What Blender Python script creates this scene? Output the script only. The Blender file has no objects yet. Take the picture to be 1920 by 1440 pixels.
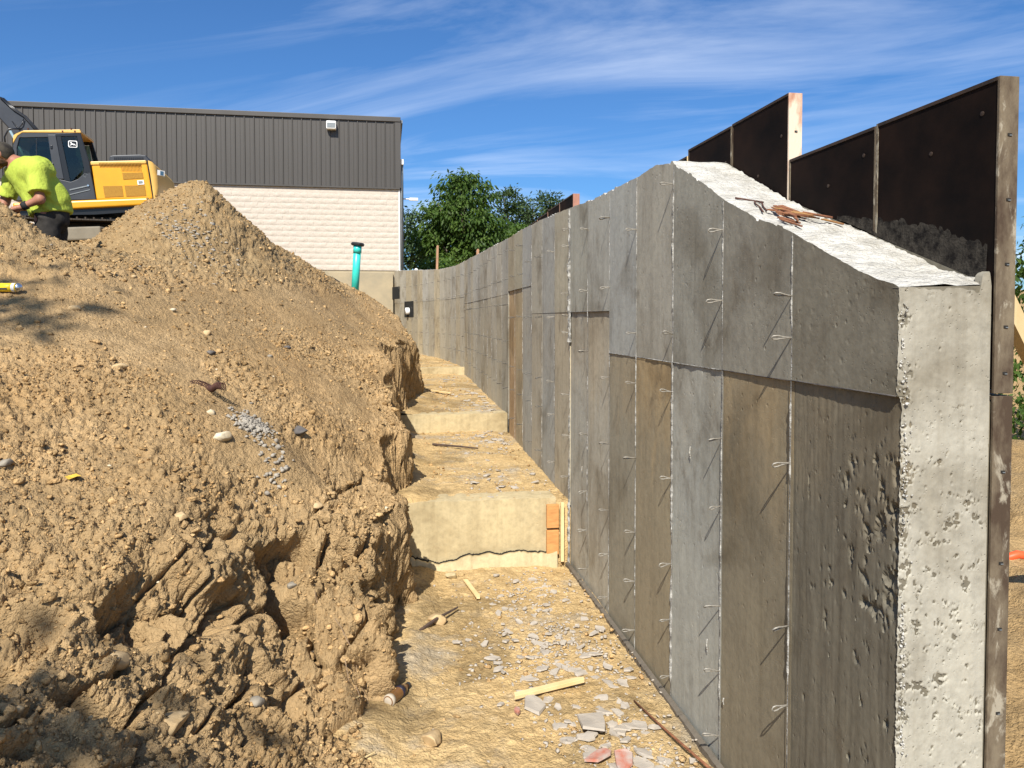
import bpy, bmesh, math, random
import numpy as np
from mathutils import Vector, Matrix
random.seed(7); RNG = np.random.default_rng(11)
R = math.radians
scene = bpy.context.scene
COL = scene.collection

# ------------------------------------------------------------------ camera
cam_d = bpy.data.cameras.new('camera'); cam = bpy.data.objects.new('camera', cam_d); COL.objects.link(cam)
cam.location = (0, 0, 2.1)
cam.rotation_euler = (R(90 - 1.84), 0, R(-9.37))
cam_d.sensor_width = 36.0; cam_d.lens = 1442 / 1920 * 36
cam_d.shift_y = -(720 - 644) / 1920
cam_d.clip_start = .05; cam_d.clip_end = 3000
scene.camera = cam
scene.render.resolution_x = 1024; scene.render.resolution_y = 768

# ------------------------------------------------------------------ sky and sun
SUN = Vector((-.235, -.70, .70)).normalized()
w = bpy.data.worlds.new('World'); scene.world = w; w.use_nodes = True
nt = w.node_tree; nt.nodes.clear()
def nd(nt, typ, ins=None, **props):
    n = nt.nodes.new(typ)
    for k, v in props.items(): setattr(n, k, v)
    for k, v in (ins or {}).items():
        s = n.inputs[k]
        if hasattr(v, 'is_output'): nt.links.new(v, s)
        elif hasattr(v, 'outputs'): nt.links.new(v.outputs[0], s)
        else: s.default_value = v
    return n
def mixc(nt, fac, a, b, blend='MIX'):
    n = nt.nodes.new('ShaderNodeMix'); n.data_type = 'RGBA'; n.blend_type = blend
    for i, v in ((0, fac), (6, a), (7, b)):
        s = n.inputs[i]
        if hasattr(v, 'is_output'): nt.links.new(v, s)
        elif i and isinstance(v, (tuple, list)): s.default_value = (*v[:3], 1)
        else: s.default_value = v
    return n.outputs[2]
def ramp(nt, fac, stops, interp='LINEAR'):
    n = nt.nodes.new('ShaderNodeValToRGB'); n.color_ramp.interpolation = interp
    el = n.color_ramp.elements
    while len(el) < len(stops): el.new(.5)
    for e, (p, c) in zip(el, stops):
        e.position = p; e.color = (c, c, c, 1) if not isinstance(c, (tuple, list)) else (*c[:3], 1)
    nt.links.new(fac, n.inputs[0]); return n.outputs[0]
def mth(nt, op, a, b=0., c=None):
    n = nt.nodes.new('ShaderNodeMath'); n.operation = op
    for i, v in enumerate((a, b) if c is None else (a, b, c)):
        if hasattr(v, 'is_output'): nt.links.new(v, n.inputs[i])
        else: n.inputs[i].default_value = v
    return n.outputs[0]
sky = nd(nt, 'ShaderNodeTexSky', sky_type='NISHITA', sun_disc=False, sun_elevation=math.asin(SUN.z),
         sun_rotation=math.atan2(SUN.x, SUN.y), air_density=1.0, dust_density=.7, ozone_density=2.2)
tc = nd(nt, 'ShaderNodeTexCoord')
sep = nd(nt, 'ShaderNodeSeparateXYZ', {0: tc.outputs['Generated']})
zz = mth(nt, 'ADD', mth(nt, 'MAXIMUM', sep.outputs[2], 0.), .12)
cu = mth(nt, 'DIVIDE', sep.outputs[0], zz); cv = mth(nt, 'DIVIDE', sep.outputs[1], zz)
pos = nd(nt, 'ShaderNodeCombineXYZ', {0: cu, 1: cv})
rt_ = nd(nt, 'ShaderNodeMapping', {'Vector': pos, 'Rotation': (0, 0, R(33))})
mp = nd(nt, 'ShaderNodeMapping', {'Vector': rt_.outputs[0], 'Scale': (.46, 1.0, 1), 'Location': (2.9, -.6, 0)})
n1 = nd(nt, 'ShaderNodeTexNoise', {'Vector': mp, 'Scale': 1.0, 'Detail': 11., 'Roughness': .60, 'Distortion': 1.3})
mp2 = nd(nt, 'ShaderNodeMapping', {'Vector': pos, 'Rotation': (0, 0, R(-20)), 'Scale': (.45, .45, 1), 'Location': (-.6, 1.7, 0)})
n2 = nd(nt, 'ShaderNodeTexNoise', {'Vector': mp2, 'Scale': .8, 'Detail': 4., 'Roughness': .5})
c1 = ramp(nt, n1.outputs[0], [(.44, 0.), (.78, 1.)])
c2 = ramp(nt, n2.outputs[0], [(.38, 0.), (.66, 1.)])
cl = mth(nt, 'MULTIPLY', c1, mth(nt, 'ADD', mth(nt, 'MULTIPLY', c2, .8), .2))
cl = mth(nt, 'MULTIPLY', cl, .70)
skyc = mixc(nt, 1., sky.outputs[0], (.62, 1.09, 1.62), 'MULTIPLY')
skyc = mixc(nt, cl, skyc, (16.5, 17.3, 18.4))
bg = nd(nt, 'ShaderNodeBackground', {'Color': skyc, 'Strength': .054})
nd(nt, 'ShaderNodeOutputWorld', {'Surface': bg.outputs[0]})
sd = bpy.data.lights.new('sun', 'SUN'); sd.energy = 5.0; sd.angle = R(.53); sd.color = (1, .955, .87)
so = bpy.data.objects.new('sun', sd); COL.objects.link(so)
so.rotation_euler = (-SUN).to_track_quat('-Z', 'Y').to_euler(); so.location = SUN * 60
scene.view_settings.view_transform = 'Standard'; scene.view_settings.look = 'None'
scene.view_settings.exposure = .62; scene.view_settings.gamma = 1.0

# ------------------------------------------------------------------ noise
def _h(ix, iy, iz, s):
    h = (ix.astype(np.int64) * 374761393 + iy.astype(np.int64) * 668265263 + iz.astype(np.int64) * 2147483647 + s * 974634777) & 0xFFFFFFFF
    h = ((h ^ (h >> 13)) * 1274126177) & 0xFFFFFFFF
    h = ((h ^ (h >> 16)) * 2246822519) & 0xFFFFFFFF
    return ((h ^ (h >> 15)) & 0xFFFFFF).astype(np.float32) / 16777216.
def vn(p, s=0):
    i = np.floor(p).astype(np.int64); f = (p - i).astype(np.float32); f = f * f * f * (f * (f * 6 - 15) + 10)
    r = 0
    for dx in (0, 1):
        for dy in (0, 1):
            for dz in (0, 1):
                wgt = (f[:, 0] if dx else 1 - f[:, 0]) * (f[:, 1] if dy else 1 - f[:, 1]) * (f[:, 2] if dz else 1 - f[:, 2])
                r = r + wgt * _h(i[:, 0] + dx, i[:, 1] + dy, i[:, 2] + dz, s)
    return r * 2 - 1
ROT = np.array([[.36, .48, -.8], [-.8, .6, 0], [.48, .64, .6]])
def fbm(p, o=4, g=.5, s=0):
    a = 1.; r = 0; q = p.copy(); t = 0
    for k in range(o):
        r = r + a * vn(q, s + k); t += a; a *= g; q = q @ ROT.T * 2.03 + 17.1
    return r / t
def ridge(p, o=3, s=0):
    a = 1.; r = 0; q = p.copy(); t = 0
    for k in range(o):
        r = r + a * (1 - np.abs(vn(q, s + k)) * 2); t += a; a *= .5; q = q @ ROT.T * 2.1 + 9.2
    return r / t
def worley(p, s=0):
    i = np.floor(p).astype(np.int64); f = p - i
    d1 = np.full(len(p), 9., np.float32); d2 = d1.copy(); idv = np.zeros(len(p), np.float32)
    for dx in (-1, 0, 1):
        for dy in (-1, 0, 1):
            for dz in (-1, 0, 1):
                a, b, c = i[:, 0] + dx, i[:, 1] + dy, i[:, 2] + dz
                h1 = _h(a, b, c, s)
                d = (dx + h1 - f[:, 0]) ** 2 + (dy + _h(a, b, c, s + 1) - f[:, 1]) ** 2 + (dz + _h(a, b, c, s + 2) - f[:, 2]) ** 2
                m = d < d1
                d2 = np.where(m, d1, np.minimum(d2, d)); idv = np.where(m, h1, idv); d1 = np.where(m, d, d1)
    return np.sqrt(d1), np.sqrt(d2), idv
def sstep(a, b, x): t = np.clip((x - a) / (b - a), 0, 1); return t * t * (3 - 2 * t)
def P3(x, y, z): return np.stack([np.broadcast_to(np.asarray(v, float), np.broadcast(x, y, z).shape).ravel() for v in (x, y, z)], 1)

# ------------------------------------------------------------------ mesh helpers
def link(o, parent=None):
    COL.objects.link(o)
    if parent is not None: o.parent = parent
    return o
def tag(o, label=None, cat=None, group=None, kind=None):
    if label: o['label'] = label
    if cat: o['category'] = cat
    if group: o['group'] = group
    if kind: o['kind'] = kind
    return o
def empty(name, loc=(0, 0, 0), rz=0.):
    o = bpy.data.objects.new(name, None); o.empty_display_size = .1; o.location = loc; o.rotation_euler = (0, 0, rz); return link(o)
def npmesh(name, V, F, mats, parent=None, smooth=True, mi=None, attr=None, tone=None):
    """V Nx3, F MxK (K = 3 or 4) -> object; attr: per-vertex float 'var'"""
    V = np.asarray(V, np.float32); F = np.asarray(F, np.int32); k = F.shape[1]; m = len(F)
    me = bpy.data.meshes.new(name)
    me.vertices.add(len(V)); me.vertices.foreach_set('co', V.ravel())
    me.loops.add(m * k); me.loops.foreach_set('vertex_index', F.ravel())
    me.polygons.add(m); me.polygons.foreach_set('loop_start', np.arange(0, m * k, k, dtype=np.int32))
    me.polygons.foreach_set('loop_total', np.full(m, k, np.int32))
    if smooth: me.polygons.foreach_set('use_smooth', np.ones(m, bool))
    if mi is not None: me.polygons.foreach_set('material_index', np.asarray(mi, np.int32))
    for q in (mats if isinstance(mats, (list, tuple)) else [mats]): me.materials.append(q)
    if attr is not None:
        a = me.attributes.new('var', 'FLOAT', 'POINT'); a.data.foreach_set('value', np.asarray(attr, np.float32))
    if tone is not None:
        a = me.attributes.new('tone', 'FLOAT', 'POINT'); a.data.foreach_set('value', np.asarray(tone, np.float32))
    me.update(calc_edges=True); me.validate()
    return link(bpy.data.objects.new(name, me), parent)
def gridF(nr, nc, off=0):
    a = np.arange(nr * nc).reshape(nr, nc) + off
    return np.stack([a[:-1, :-1], a[:-1, 1:], a[1:, 1:], a[1:, :-1]], -1).reshape(-1, 4)
class MB:
    def __init__(s): s.v = []; s.f = []; s.m = []
    def add(s, V, F, m=0):
        o = len(s.v); s.v += [tuple(float(c) for c in v) for v in V]; s.f += [tuple(i + o for i in f) for f in F]; s.m += [m] * len(F); return s
    def box(s, x0, x1, y0, y1, z0, z1, m=0):
        return s.add([(x0, y0, z0), (x1, y0, z0), (x1, y1, z0), (x0, y1, z0), (x0, y0, z1), (x1, y0, z1), (x1, y1, z1), (x0, y1, z1)],
                     [(0, 3, 2, 1), (4, 5, 6, 7), (0, 1, 5, 4), (1, 2, 6, 5), (2, 3, 7, 6), (3, 0, 4, 7)], m)
    def prism(s, poly, y0, y1, m=0, axis=1):
        """poly of (a,b); extruded along axis y (axis=1: (a,y,b)), z (axis=2: (a,b,z)), x (axis=0: (x,a,b))"""
        n = len(poly)
        f = {0: lambda p, t: (t, p[0], p[1]), 1: lambda p, t: (p[0], t, p[1]), 2: lambda p, t: (p[0], p[1], t)}[axis]
        V = [f(p, y0) for p in poly] + [f(p, y1) for p in poly]
        return s.add(V, [tuple(range(n)), tuple(range(2 * n - 1, n - 1, -1))] + [(i, i + n, (i + 1) % n + n, (i + 1) % n) for i in range(n)], m)
    def tube(s, pts, r, n=8, m=0, caps=True, closed=False):
        pts = [Vector(p) for p in pts]; rs = r if isinstance(r, (list, tuple)) else [r] * len(pts)
        k = len(pts); V = []; u = None
        for i, p in enumerate(pts):
            if closed: t = pts[(i + 1) % k] - pts[i - 1]
            else: t = pts[min(i + 1, k - 1)] - pts[max(i - 1, 0)]
            t.normalize()
            if u is None: u = t.orthogonal().normalized()
            u = (u - t * u.dot(t)).normalized(); b = t.cross(u)
            V += [p + (u * math.cos(2 * math.pi * j / n) + b * math.sin(2 * math.pi * j / n)) * rs[i] for j in range(n)]
        F = []
        for i in range(k if closed else k - 1):
            i2 = (i + 1) % k
            F += [(i * n + j, i * n + (j + 1) % n, i2 * n + (j + 1) % n, i2 * n + j) for j in range(n)]
        if caps and not closed: F += [tuple(range(n - 1, -1, -1)), tuple((k - 1) * n + j for j in range(n))]
        return s.add(V, F, m)
    def lathe(s, prof, n=20, m=0, M=None):
        V = [(r * math.cos(2 * math.pi * j / n), r * math.sin(2 * math.pi * j / n), z) for r, z in prof for j in range(n)]
        if M is not None: V = [M @ Vector(v) for v in V]
        F = [(i * n + j, i * n + (j + 1) % n, (i + 1) * n + (j + 1) % n, (i + 1) * n + j) for i in range(len(prof) - 1) for j in range(n)]
        F += [tuple(range(n - 1, -1, -1)), tuple((len(prof) - 1) * n + j for j in range(n))]
        return s.add(V, F, m)
    def build(s, name, mats, parent=None, smooth=False, bevel=0., seg=2):
        me = bpy.data.meshes.new(name); me.from_pydata(s.v, [], s.f)
        for q in (mats if isinstance(mats, (list, tuple)) else [mats]): me.materials.append(q)
        me.polygons.foreach_set('material_index', s.m)
        if smooth: me.polygons.foreach_set('use_smooth', [True] * len(s.f))
        me.update()
        o = link(bpy.data.objects.new(name, me), parent)
        if bevel:
            b = o.modifiers.new('bevel', 'BEVEL'); b.width = bevel; b.segments = seg; b.limit_method = 'ANGLE'; b.angle_limit = R(35)
        return o
def copy_obj(o, parent=None, loc=None, rot=None, scale=None):
    c = o.copy(); COL.objects.link(c)
    c.parent = parent
    if loc is not None: c.location = loc
    if rot is not None: c.rotation_euler = rot
    if scale is not None: c.scale = scale if isinstance(scale, (tuple, list)) else (scale,) * 3
    return c

# ------------------------------------------------------------------ materials
def mat(name, col=(.5, .5, .5), rough=.7, metal=0., spec=.3):
    m = bpy.data.materials.new(name); m.use_nodes = True; n = m.node_tree; n.nodes.clear()
    b = n.nodes.new('ShaderNodeBsdfPrincipled'); o = n.nodes.new('ShaderNodeOutputMaterial'); n.links.new(b.outputs[0], o.inputs[0])
    b.inputs['Base Color'].default_value = (*col, 1); b.inputs['Roughness'].default_value = rough
    b.inputs['Metallic'].default_value = metal; b.inputs['Specular IOR Level'].default_value = spec
    return m, n, b
def bump(n, b, h, strength=.5, dist=.01):
    q = nd(n, 'ShaderNodeBump', {'Height': h, 'Strength': strength, 'Distance': dist}); n.links.new(q.outputs[0], b.inputs['Normal'])
def objc(n): return nd(n, 'ShaderNodeTexCoord').outputs['Object']
def noise(n, vec, scale, detail=4., rough=.55, dist=0.):
    return nd(n, 'ShaderNodeTexNoise', {'Vector': vec, 'Scale': scale, 'Detail': detail, 'Roughness': rough, 'Distortion': dist}).outputs[0]
def simple(name, c1, c2, scale=6., rough=.7, metal=0., bs=.25, bd=.004, spec=.3, mapscale=(1, 1, 1), lo=.35, hi=.65):
    m, n, b = mat(name, c1, rough, metal, spec)
    v = nd(n, 'ShaderNodeMapping', {'Vector': objc(n), 'Scale': mapscale}).outputs[0]
    t = noise(n, v, scale, 6., .6); f = ramp(n, t, [(lo, 0.), (hi, 1.)])
    n.links.new(mixc(n, f, c1, c2), b.inputs['Base Color'])
    if bs: bump(n, b, noise(n, v, scale * 5, 3.), bs, bd)
    return m

def soil_mat(name, ca, cb, cc, grey=0., fine=1.):
    m, n, b = mat(name, ca, .95, 0., .12)
    v = objc(n)
    t1 = noise(n, v, .9, 5., .6, .4); t2 = noise(n, v, 7., 6., .65); t3 = noise(n, v, 55., 4., .7)
    c = mixc(n, ramp(n, t1, [(.38, 0.), (.62, 1.)]), ca, cb)
    c = mixc(n, ramp(n, t2, [(.45, 0.), (.70, .8)]), c, cc)
    c = mixc(n, .75, c, ramp(n, t3, [(.25, .55), (.5, 1.), (.8, 1.32)]), 'MULTIPLY')
    if grey:
        t4 = noise(n, v, 1.7, 6., .62, .3)
        c = mixc(n, ramp(n, t4, [(.53, 0.), (.64, grey)]), c, (.34, .30, .235))
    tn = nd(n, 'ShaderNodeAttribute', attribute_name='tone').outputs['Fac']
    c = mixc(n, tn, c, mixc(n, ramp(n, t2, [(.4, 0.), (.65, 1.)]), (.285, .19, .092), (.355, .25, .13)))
    at = nd(n, 'ShaderNodeAttribute', attribute_name='var')
    c = mixc(n, 1., c, ramp(n, at.outputs['Fac'], [(0., .55), (.5, 1.), (1., 1.5)]), 'MULTIPLY')
    n.links.new(c, b.inputs['Base Color'])
    wv = nd(n, 'ShaderNodeVectorMath', {0: v, 1: nd(n, 'ShaderNodeVectorMath', {0: nd(n, 'ShaderNodeTexNoise', {'Vector': v, 'Scale': 30., 'Detail': 2.}).outputs['Color'], 3: .03}, operation='SCALE').outputs[0]}, operation='ADD').outputs[0]
    v1 = nd(n, 'ShaderNodeTexVoronoi', {'Vector': wv, 'Scale': 48.}).outputs['Distance']; v2 = nd(n, 'ShaderNodeTexVoronoi', {'Vector': wv, 'Scale': 115.}).outputs['Distance']
    hh = mth(n, 'SUBTRACT', mth(n, 'ADD', noise(n, v, 34., 6., .72), mth(n, 'MULTIPLY', noise(n, v, 130., 3., .7), .4)), mth(n, 'ADD', mth(n, 'MULTIPLY', v1, .7), mth(n, 'MULTIPLY', v2, .4)))
    bump(n, b, hh, .9 * fine, .016)
    return m
M_soil = soil_mat('soil_bank', (.385, .25, .118), (.45, .308, .158), (.262, .166, .077))
M_floor = soil_mat('trench_soil', (.485, .335, .155), (.54, .388, .195), (.375, .248, .108), .65, .85)
M_clod = soil_mat('soil_clod', (.415, .258, .112), (.51, .345, .17), (.285, .173, .076))
M_ground = soil_mat('ground_soil', (.36, .235, .105), (.40, .275, .135), (.28, .18, .08))

def rock_mat(name, a, b_):
    return simple(name, a, b_, 9., .85, 0., .5, .006, .2)
M_rock_tan = rock_mat('rock_tan', (.52, .38, .21), (.38, .26, .13))
M_rock_white = rock_mat('rock_pale', (.62, .56, .42), (.48, .38, .24))
M_rock_grey = rock_mat('rock_grey', (.20, .175, .14), (.30, .26, .20))
M_rock_dark = rock_mat('rock_dark', (.075, .07, .07), (.16, .14, .12))
M_mortar = rock_mat('mortar_grey', (.36, .32, .26), (.25, .22, .18))
M_flake = rock_mat('flake_grey', (.43, .375, .305), (.33, .29, .24))
M_flake_red = simple('flake_red', (.40, .13, .08), (.40, .33, .28), 14., .8)

def concrete_mat(name, honey=False, base=None, pit=.5, light=1.):
    """formed concrete: base from the object's colour, vertical streaks, blotches, bug holes"""
    m, n, b = mat(name, (.3, .3, .3), .72, 0., .28)
    v = objc(n)
    if base is None:
        oi = nd(n, 'ShaderNodeObjectInfo').outputs['Color']; c = oi
    else: c = mixc(n, 0., base, base)
    if base is None:                                           # ochre run-off stain below the joint, amount from the object's alpha
        zz_ = nd(n, 'ShaderNodeSeparateXYZ', {0: v}).outputs[2]
        g_ = mth(n, 'ADD', ramp(n, mth(n, 'DIVIDE', zz_, 2.), [(.55, 0.), (.90, .5)]), noise(n, nd(n, 'ShaderNodeMapping', {'Vector': v, 'Scale': (3, 3, 1.1)}).outputs[0], 1.6, 5., .6, .3))
        g_ = mth(n, 'MULTIPLY', ramp(n, g_, [(.62, 0.), (1.0, .9)]), nd(n, 'ShaderNodeObjectInfo').outputs['Alpha'])
        c = mixc(n, g_, c, (.40, .285, .145))
    st = noise(n, nd(n, 'ShaderNodeMapping', {'Vector': v, 'Scale': (9, 9, .55)}).outputs[0], 1.6, 6., .65, .25)
    bl = noise(n, v, 1.5, 5., .55, .6)
    fi = noise(n, v, 26., 5., .7)
    if base is None:
        dk = noise(n, nd(n, 'ShaderNodeMapping', {'Vector': v, 'Scale': (1.5, 1.5, 1.0), 'Location': (3.1, .4, .2)}).outputs[0], 2.3, 7., .68, .5)
        c = mixc(n, ramp(n, dk, [(.56, 0.), (.70, .55)]), c, (.115, .09, .06))
    c = mixc(n, .45, c, ramp(n, st, [(.28, (.62, .58, .52)), (.5, (1, 1, 1)), (.75, (1.2, 1.18, 1.14))]), 'MULTIPLY')
    c = mixc(n, 1., c, ramp(n, bl, [(.26, (.55, .51, .45)), (.48, (1, 1, 1)), (.74, (1.16, 1.16, 1.14))]), 'MULTIPLY')
    c = mixc(n, .6, c, ramp(n, fi, [(.3, .72), (.5, 1.), (.72, 1.2)]), 'MULTIPLY')
    vo = nd(n, 'ShaderNodeTexVoronoi', {'Vector': nd(n, 'ShaderNodeMapping', {'Vector': v, 'Scale': (1, 1, .8)}).outputs[0], 'Scale': 21.})
    holes = ramp(n, vo.outputs['Distance'], [(.06, 1.), (.16, 0.)])
    gate = ramp(n, noise(n, v, 3.1, 4.), [(.43, 0.), (.56, 1.)])
    hole = mth(n, 'MULTIPLY', holes, gate)
    vo2 = nd(n, 'ShaderNodeTexVoronoi', {'Vector': v, 'Scale': 60.})
    hole2 = mth(n, 'MULTIPLY', ramp(n, vo2.outputs['Distance'], [(.10, 1.), (.2, 0.)]), ramp(n, noise(n, v, 8., 3.), [(.47, 0.), (.56, 1.)]))
    hole = mth(n, 'MAXIMUM', hole, hole2)
    n.links.new(c, b.inputs['Base Color'])
    h = mth(n, 'SUBTRACT', mth(n, 'ADD', mth(n, 'MULTIPLY', fi, .5), mth(n, 'MULTIPLY', st, .10)), mth(n, 'MULTIPLY', hole, 1.6 * pit))
    bump(n, b, h, .45, .007)
    return m
M_wall = concrete_mat('formed_concrete')
M_wall_far = concrete_mat('formed_concrete_weathered', pit=.3)
M_top = simple('rough_concrete_top', (.50, .48, .435), (.34, .32, .275), 9., .95, 0., 1., .025, .1, (1, 1, 1), .42, .68)
M_end = concrete_mat('pale_end_concrete', base=(.335, .312, .255), pit=.9)
M_fin = simple('grout_fin', (.42, .405, .37), (.14, .13, .115), 22., .9, 0., .8, .01, .15, (1, 1, 1), .38, .6)
M_foot = concrete_mat('footing_concrete', base=(.44, .355, .205), pit=.4)
M_found = simple('foundation_concrete', (.38, .31, .20), (.31, .26, .175), 3., .9, 0., .4, .006, .15)
M_tie = simple('tie_wire', (.19, .17, .14), (.34, .315, .27), 40., .6, .3, .2, .001)
M_tie_far = simple('tie_wire_dark', (.10, .095, .085), (.16, .15, .13), 40., .8, .1, .2, .001)
M_form_face = simple('form_plyface', (.006, .0045, .004), (.018, .010, .007), 3.0, .75, 0., .15, .003, .06)
def edge_mat():
    m, n, b = mat('form_frame', (.2, .16, .1), .85, 0., .2); v = nd(n, 'ShaderNodeMapping', {'Vector': objc(n), 'Scale': (1, 1, .45)}).outputs[0]
    c = mixc(n, ramp(n, noise(n, v, 6., 6., .65), [(.40, 0.), (.58, 1.)]), (.060, .040, .026), (.17, .135, .09))
    c = mixc(n, ramp(n, noise(n, v, 11., 6., .7, .5), [(.55, 0.), (.63, .85)]), c, (.33, .29, .22))
    c = mixc(n, ramp(n, noise(n, v, 17., 4., .6), [(.66, 0.), (.72, .7)]), c, (.30, .10, .045))
    n.links.new(c, b.inputs['Base Color']); bump(n, b, noise(n, v, 40., 5., .7), .6, .004); return m
M_form_edge = edge_mat()
M_form_pale = simple('form_frame_pale', (.62, .50, .38), (.33, .13, .07), 13., .8, .0, .5, .004, .25, (1, 1, .35), .48, .68)
M_form_red = simple('form_frame_red', (.42, .20, .14), (.22, .11, .08), 9., .8, .0, .5, .004, .25, (1, 1, .35))
M_steel_dark = simple('dark_steel_rail', (.035, .026, .02), (.075, .045, .028), 15., .6, .3, .3, .002)
M_rust = simple('rusty_steel', (.27, .115, .055), (.15, .06, .032), 30., .85, .1, .5, .002)
M_rust_y = simple('rusty_steel_yellow', (.34, .19, .07), (.22, .10, .04), 30., .85, .1, .5, .002)
M_rust_dark = simple('dark_rust', (.11, .05, .035), (.06, .03, .025), 30., .85, .2, .4, .002)
M_wood = simple('new_lumber', (.72, .55, .30), (.62, .44, .21), 5., .7, 0., .3, .002, .2, (1, 1, 1))
M_wood_red = simple('form_lumber', (.56, .28, .10), (.43, .20, .07), 9., .8, 0., .4, .003, .2, (1, 1, 5))
M_wood_grey = simple('stake_wood', (.46, .27, .16), (.34, .19, .11), 12., .85, 0., .4, .003, .2, (1, 1, .3))
M_stick = simple('dead_stick', (.10, .065, .045), (.05, .035, .03), 20., .9)
M_straw = simple('dry_straw', (.62, .48, .25), (.50, .37, .18), 20., .9)
M_slot = mat('slot_dark', (.02, .018, .016), .9)[0]
M_white = simple('white_paint', (.78, .77, .74), (.70, .69, .66), 6., .5)
M_metal = simple('bronze_metal_siding', (.066, .059, .051), (.076, .068, .060), 1.2, .42, .25, .12, .002, .4, (1, 1, .2))
M_trim_grey = simple('grey_trim', (.20, .22, .23), (.16, .175, .18), 5., .5, .2)
M_block = simple('split_face_block', (.54, .475, .40), (.47, .41, .34), 6., .95, 0., .8, .012, .1)
M_blockjoint = simple('block_mortar', (.50, .44, .37), (.45, .39, .32), 8., .95, 0., .4, .004, .1)
M_pipe = simple('teal_pvc', (.035, .52, .42), (.05, .60, .50), 5., .35, 0., .05, .001, .5)
M_black = simple('black_plastic', (.02, .02, .021), (.035, .034, .033), 9., .5)
M_void = mat('dark_recess', (.015, .015, .014), .95)[0]
M_leaf_y = simple('yellow_leaf', (.72, .50, .06), (.62, .36, .05), 30., .6)
M_root = simple('dry_root', (.30, .21, .13), (.20, .13, .08), 30., .9)
M_pave = simple('pale_slab', (.22, .19, .14), (.17, .145, .105), 4., .9)
M_orange = mat('orange_plastic', (.75, .10, .03), .45)[0]
M_yellow = simple('yellow_plastic', (.78, .56, .02), (.70, .48, .02), 8., .4)

def leaf_mat(name, a, b_, tr=.35):
    m, n, b = mat(name, a, .55, 0., .25)
    at = nd(n, 'ShaderNodeAttribute', attribute_name='var').outputs['Fac']
    c = mixc(n, at, a, b_)
    n.links.new(c, b.inputs['Base Color'])
    t = nd(n, 'ShaderNodeBsdfTranslucent', {'Color': mixc(n, 1., c, (1.5, 1.7, .6), 'MULTIPLY')})
    mx = nd(n, 'ShaderNodeMixShader', {0: tr, 1: b.outputs[0], 2: t.outputs[0]})
    out = [q for q in n.nodes if q.type == 'OUTPUT_MATERIAL'][0]; n.links.new(mx.outputs[0], out.inputs[0])
    return m
M_leaf1 = leaf_mat('walnut_leaf', (.032, .070, .012), (.095, .150, .028))
M_leaf2 = leaf_mat('pine_leaf', (.035, .065, .025), (.075, .115, .045), .2)
M_leaf3 = leaf_mat('shrub_leaf', (.05, .105, .018), (.12, .18, .04))
M_bark = simple('bark', (.085, .065, .05), (.14, .11, .085), 9., .95, 0., .6, .02)

# ------------------------------------------------------------------ the ground: base sheet
def soilvar(P, s=50, k=1.): return .5 + .22 * k * fbm(P * 3.1, 4, .6, s) + .16 * k * vn(P * 37., s + 9)
def lin(a, b, n): return list(np.linspace(a, b, n))
gx = np.array(lin(-500, -30, 16)[:-1] + lin(-30, 1.2, 24)[:-1] + [1.3, 1.6, 1.75, 1.9] + lin(2.0, 9, 150) + lin(9.3, 40, 40) + lin(45, 600, 14))
gy = np.array(lin(-300, -6, 12)[:-1] + lin(-6, 1.3, 14) + lin(1.5, 12, 170)[1:] + lin(12.4, 27, 30) + [27.3, 27.6] + lin(28, 70, 30) + lin(78, 900, 16))
GX, GY = np.meshgrid(gx, gy)
def right_h(x, y): return np.minimum(.42 + .09 * (x - 2) + .045 * (y - 2), .95) - np.clip((x - 6) * .3, 0, 1.5) * sstep(26, 14, y) + np.clip((y - 14) * .14, 0, 2.5)
rz = right_h(GX, GY)
Pq = P3(GX, GY, 0 * GX)
nz = (.10 * fbm(Pq * 1.3, 5, .55, 3) + .05 * fbm(Pq * 6, 4, .6, 31)).reshape(GX.shape)
GZ = np.where(GX > 1.8, rz + nz, -1.3)
GZ = np.where((GY > 27.2) & (GX <= 1.8), 3.35, GZ)
GZ = np.where(GY < 1.35, np.minimum(GZ, .0) * 0 + .02 + nz * .5, GZ)
Vg = P3(GX, GY, GZ)
tag(npmesh('ground', Vg, gridF(len(gy), len(gx)), M_ground, attr=soilvar(Vg)), kind='structure')

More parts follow.
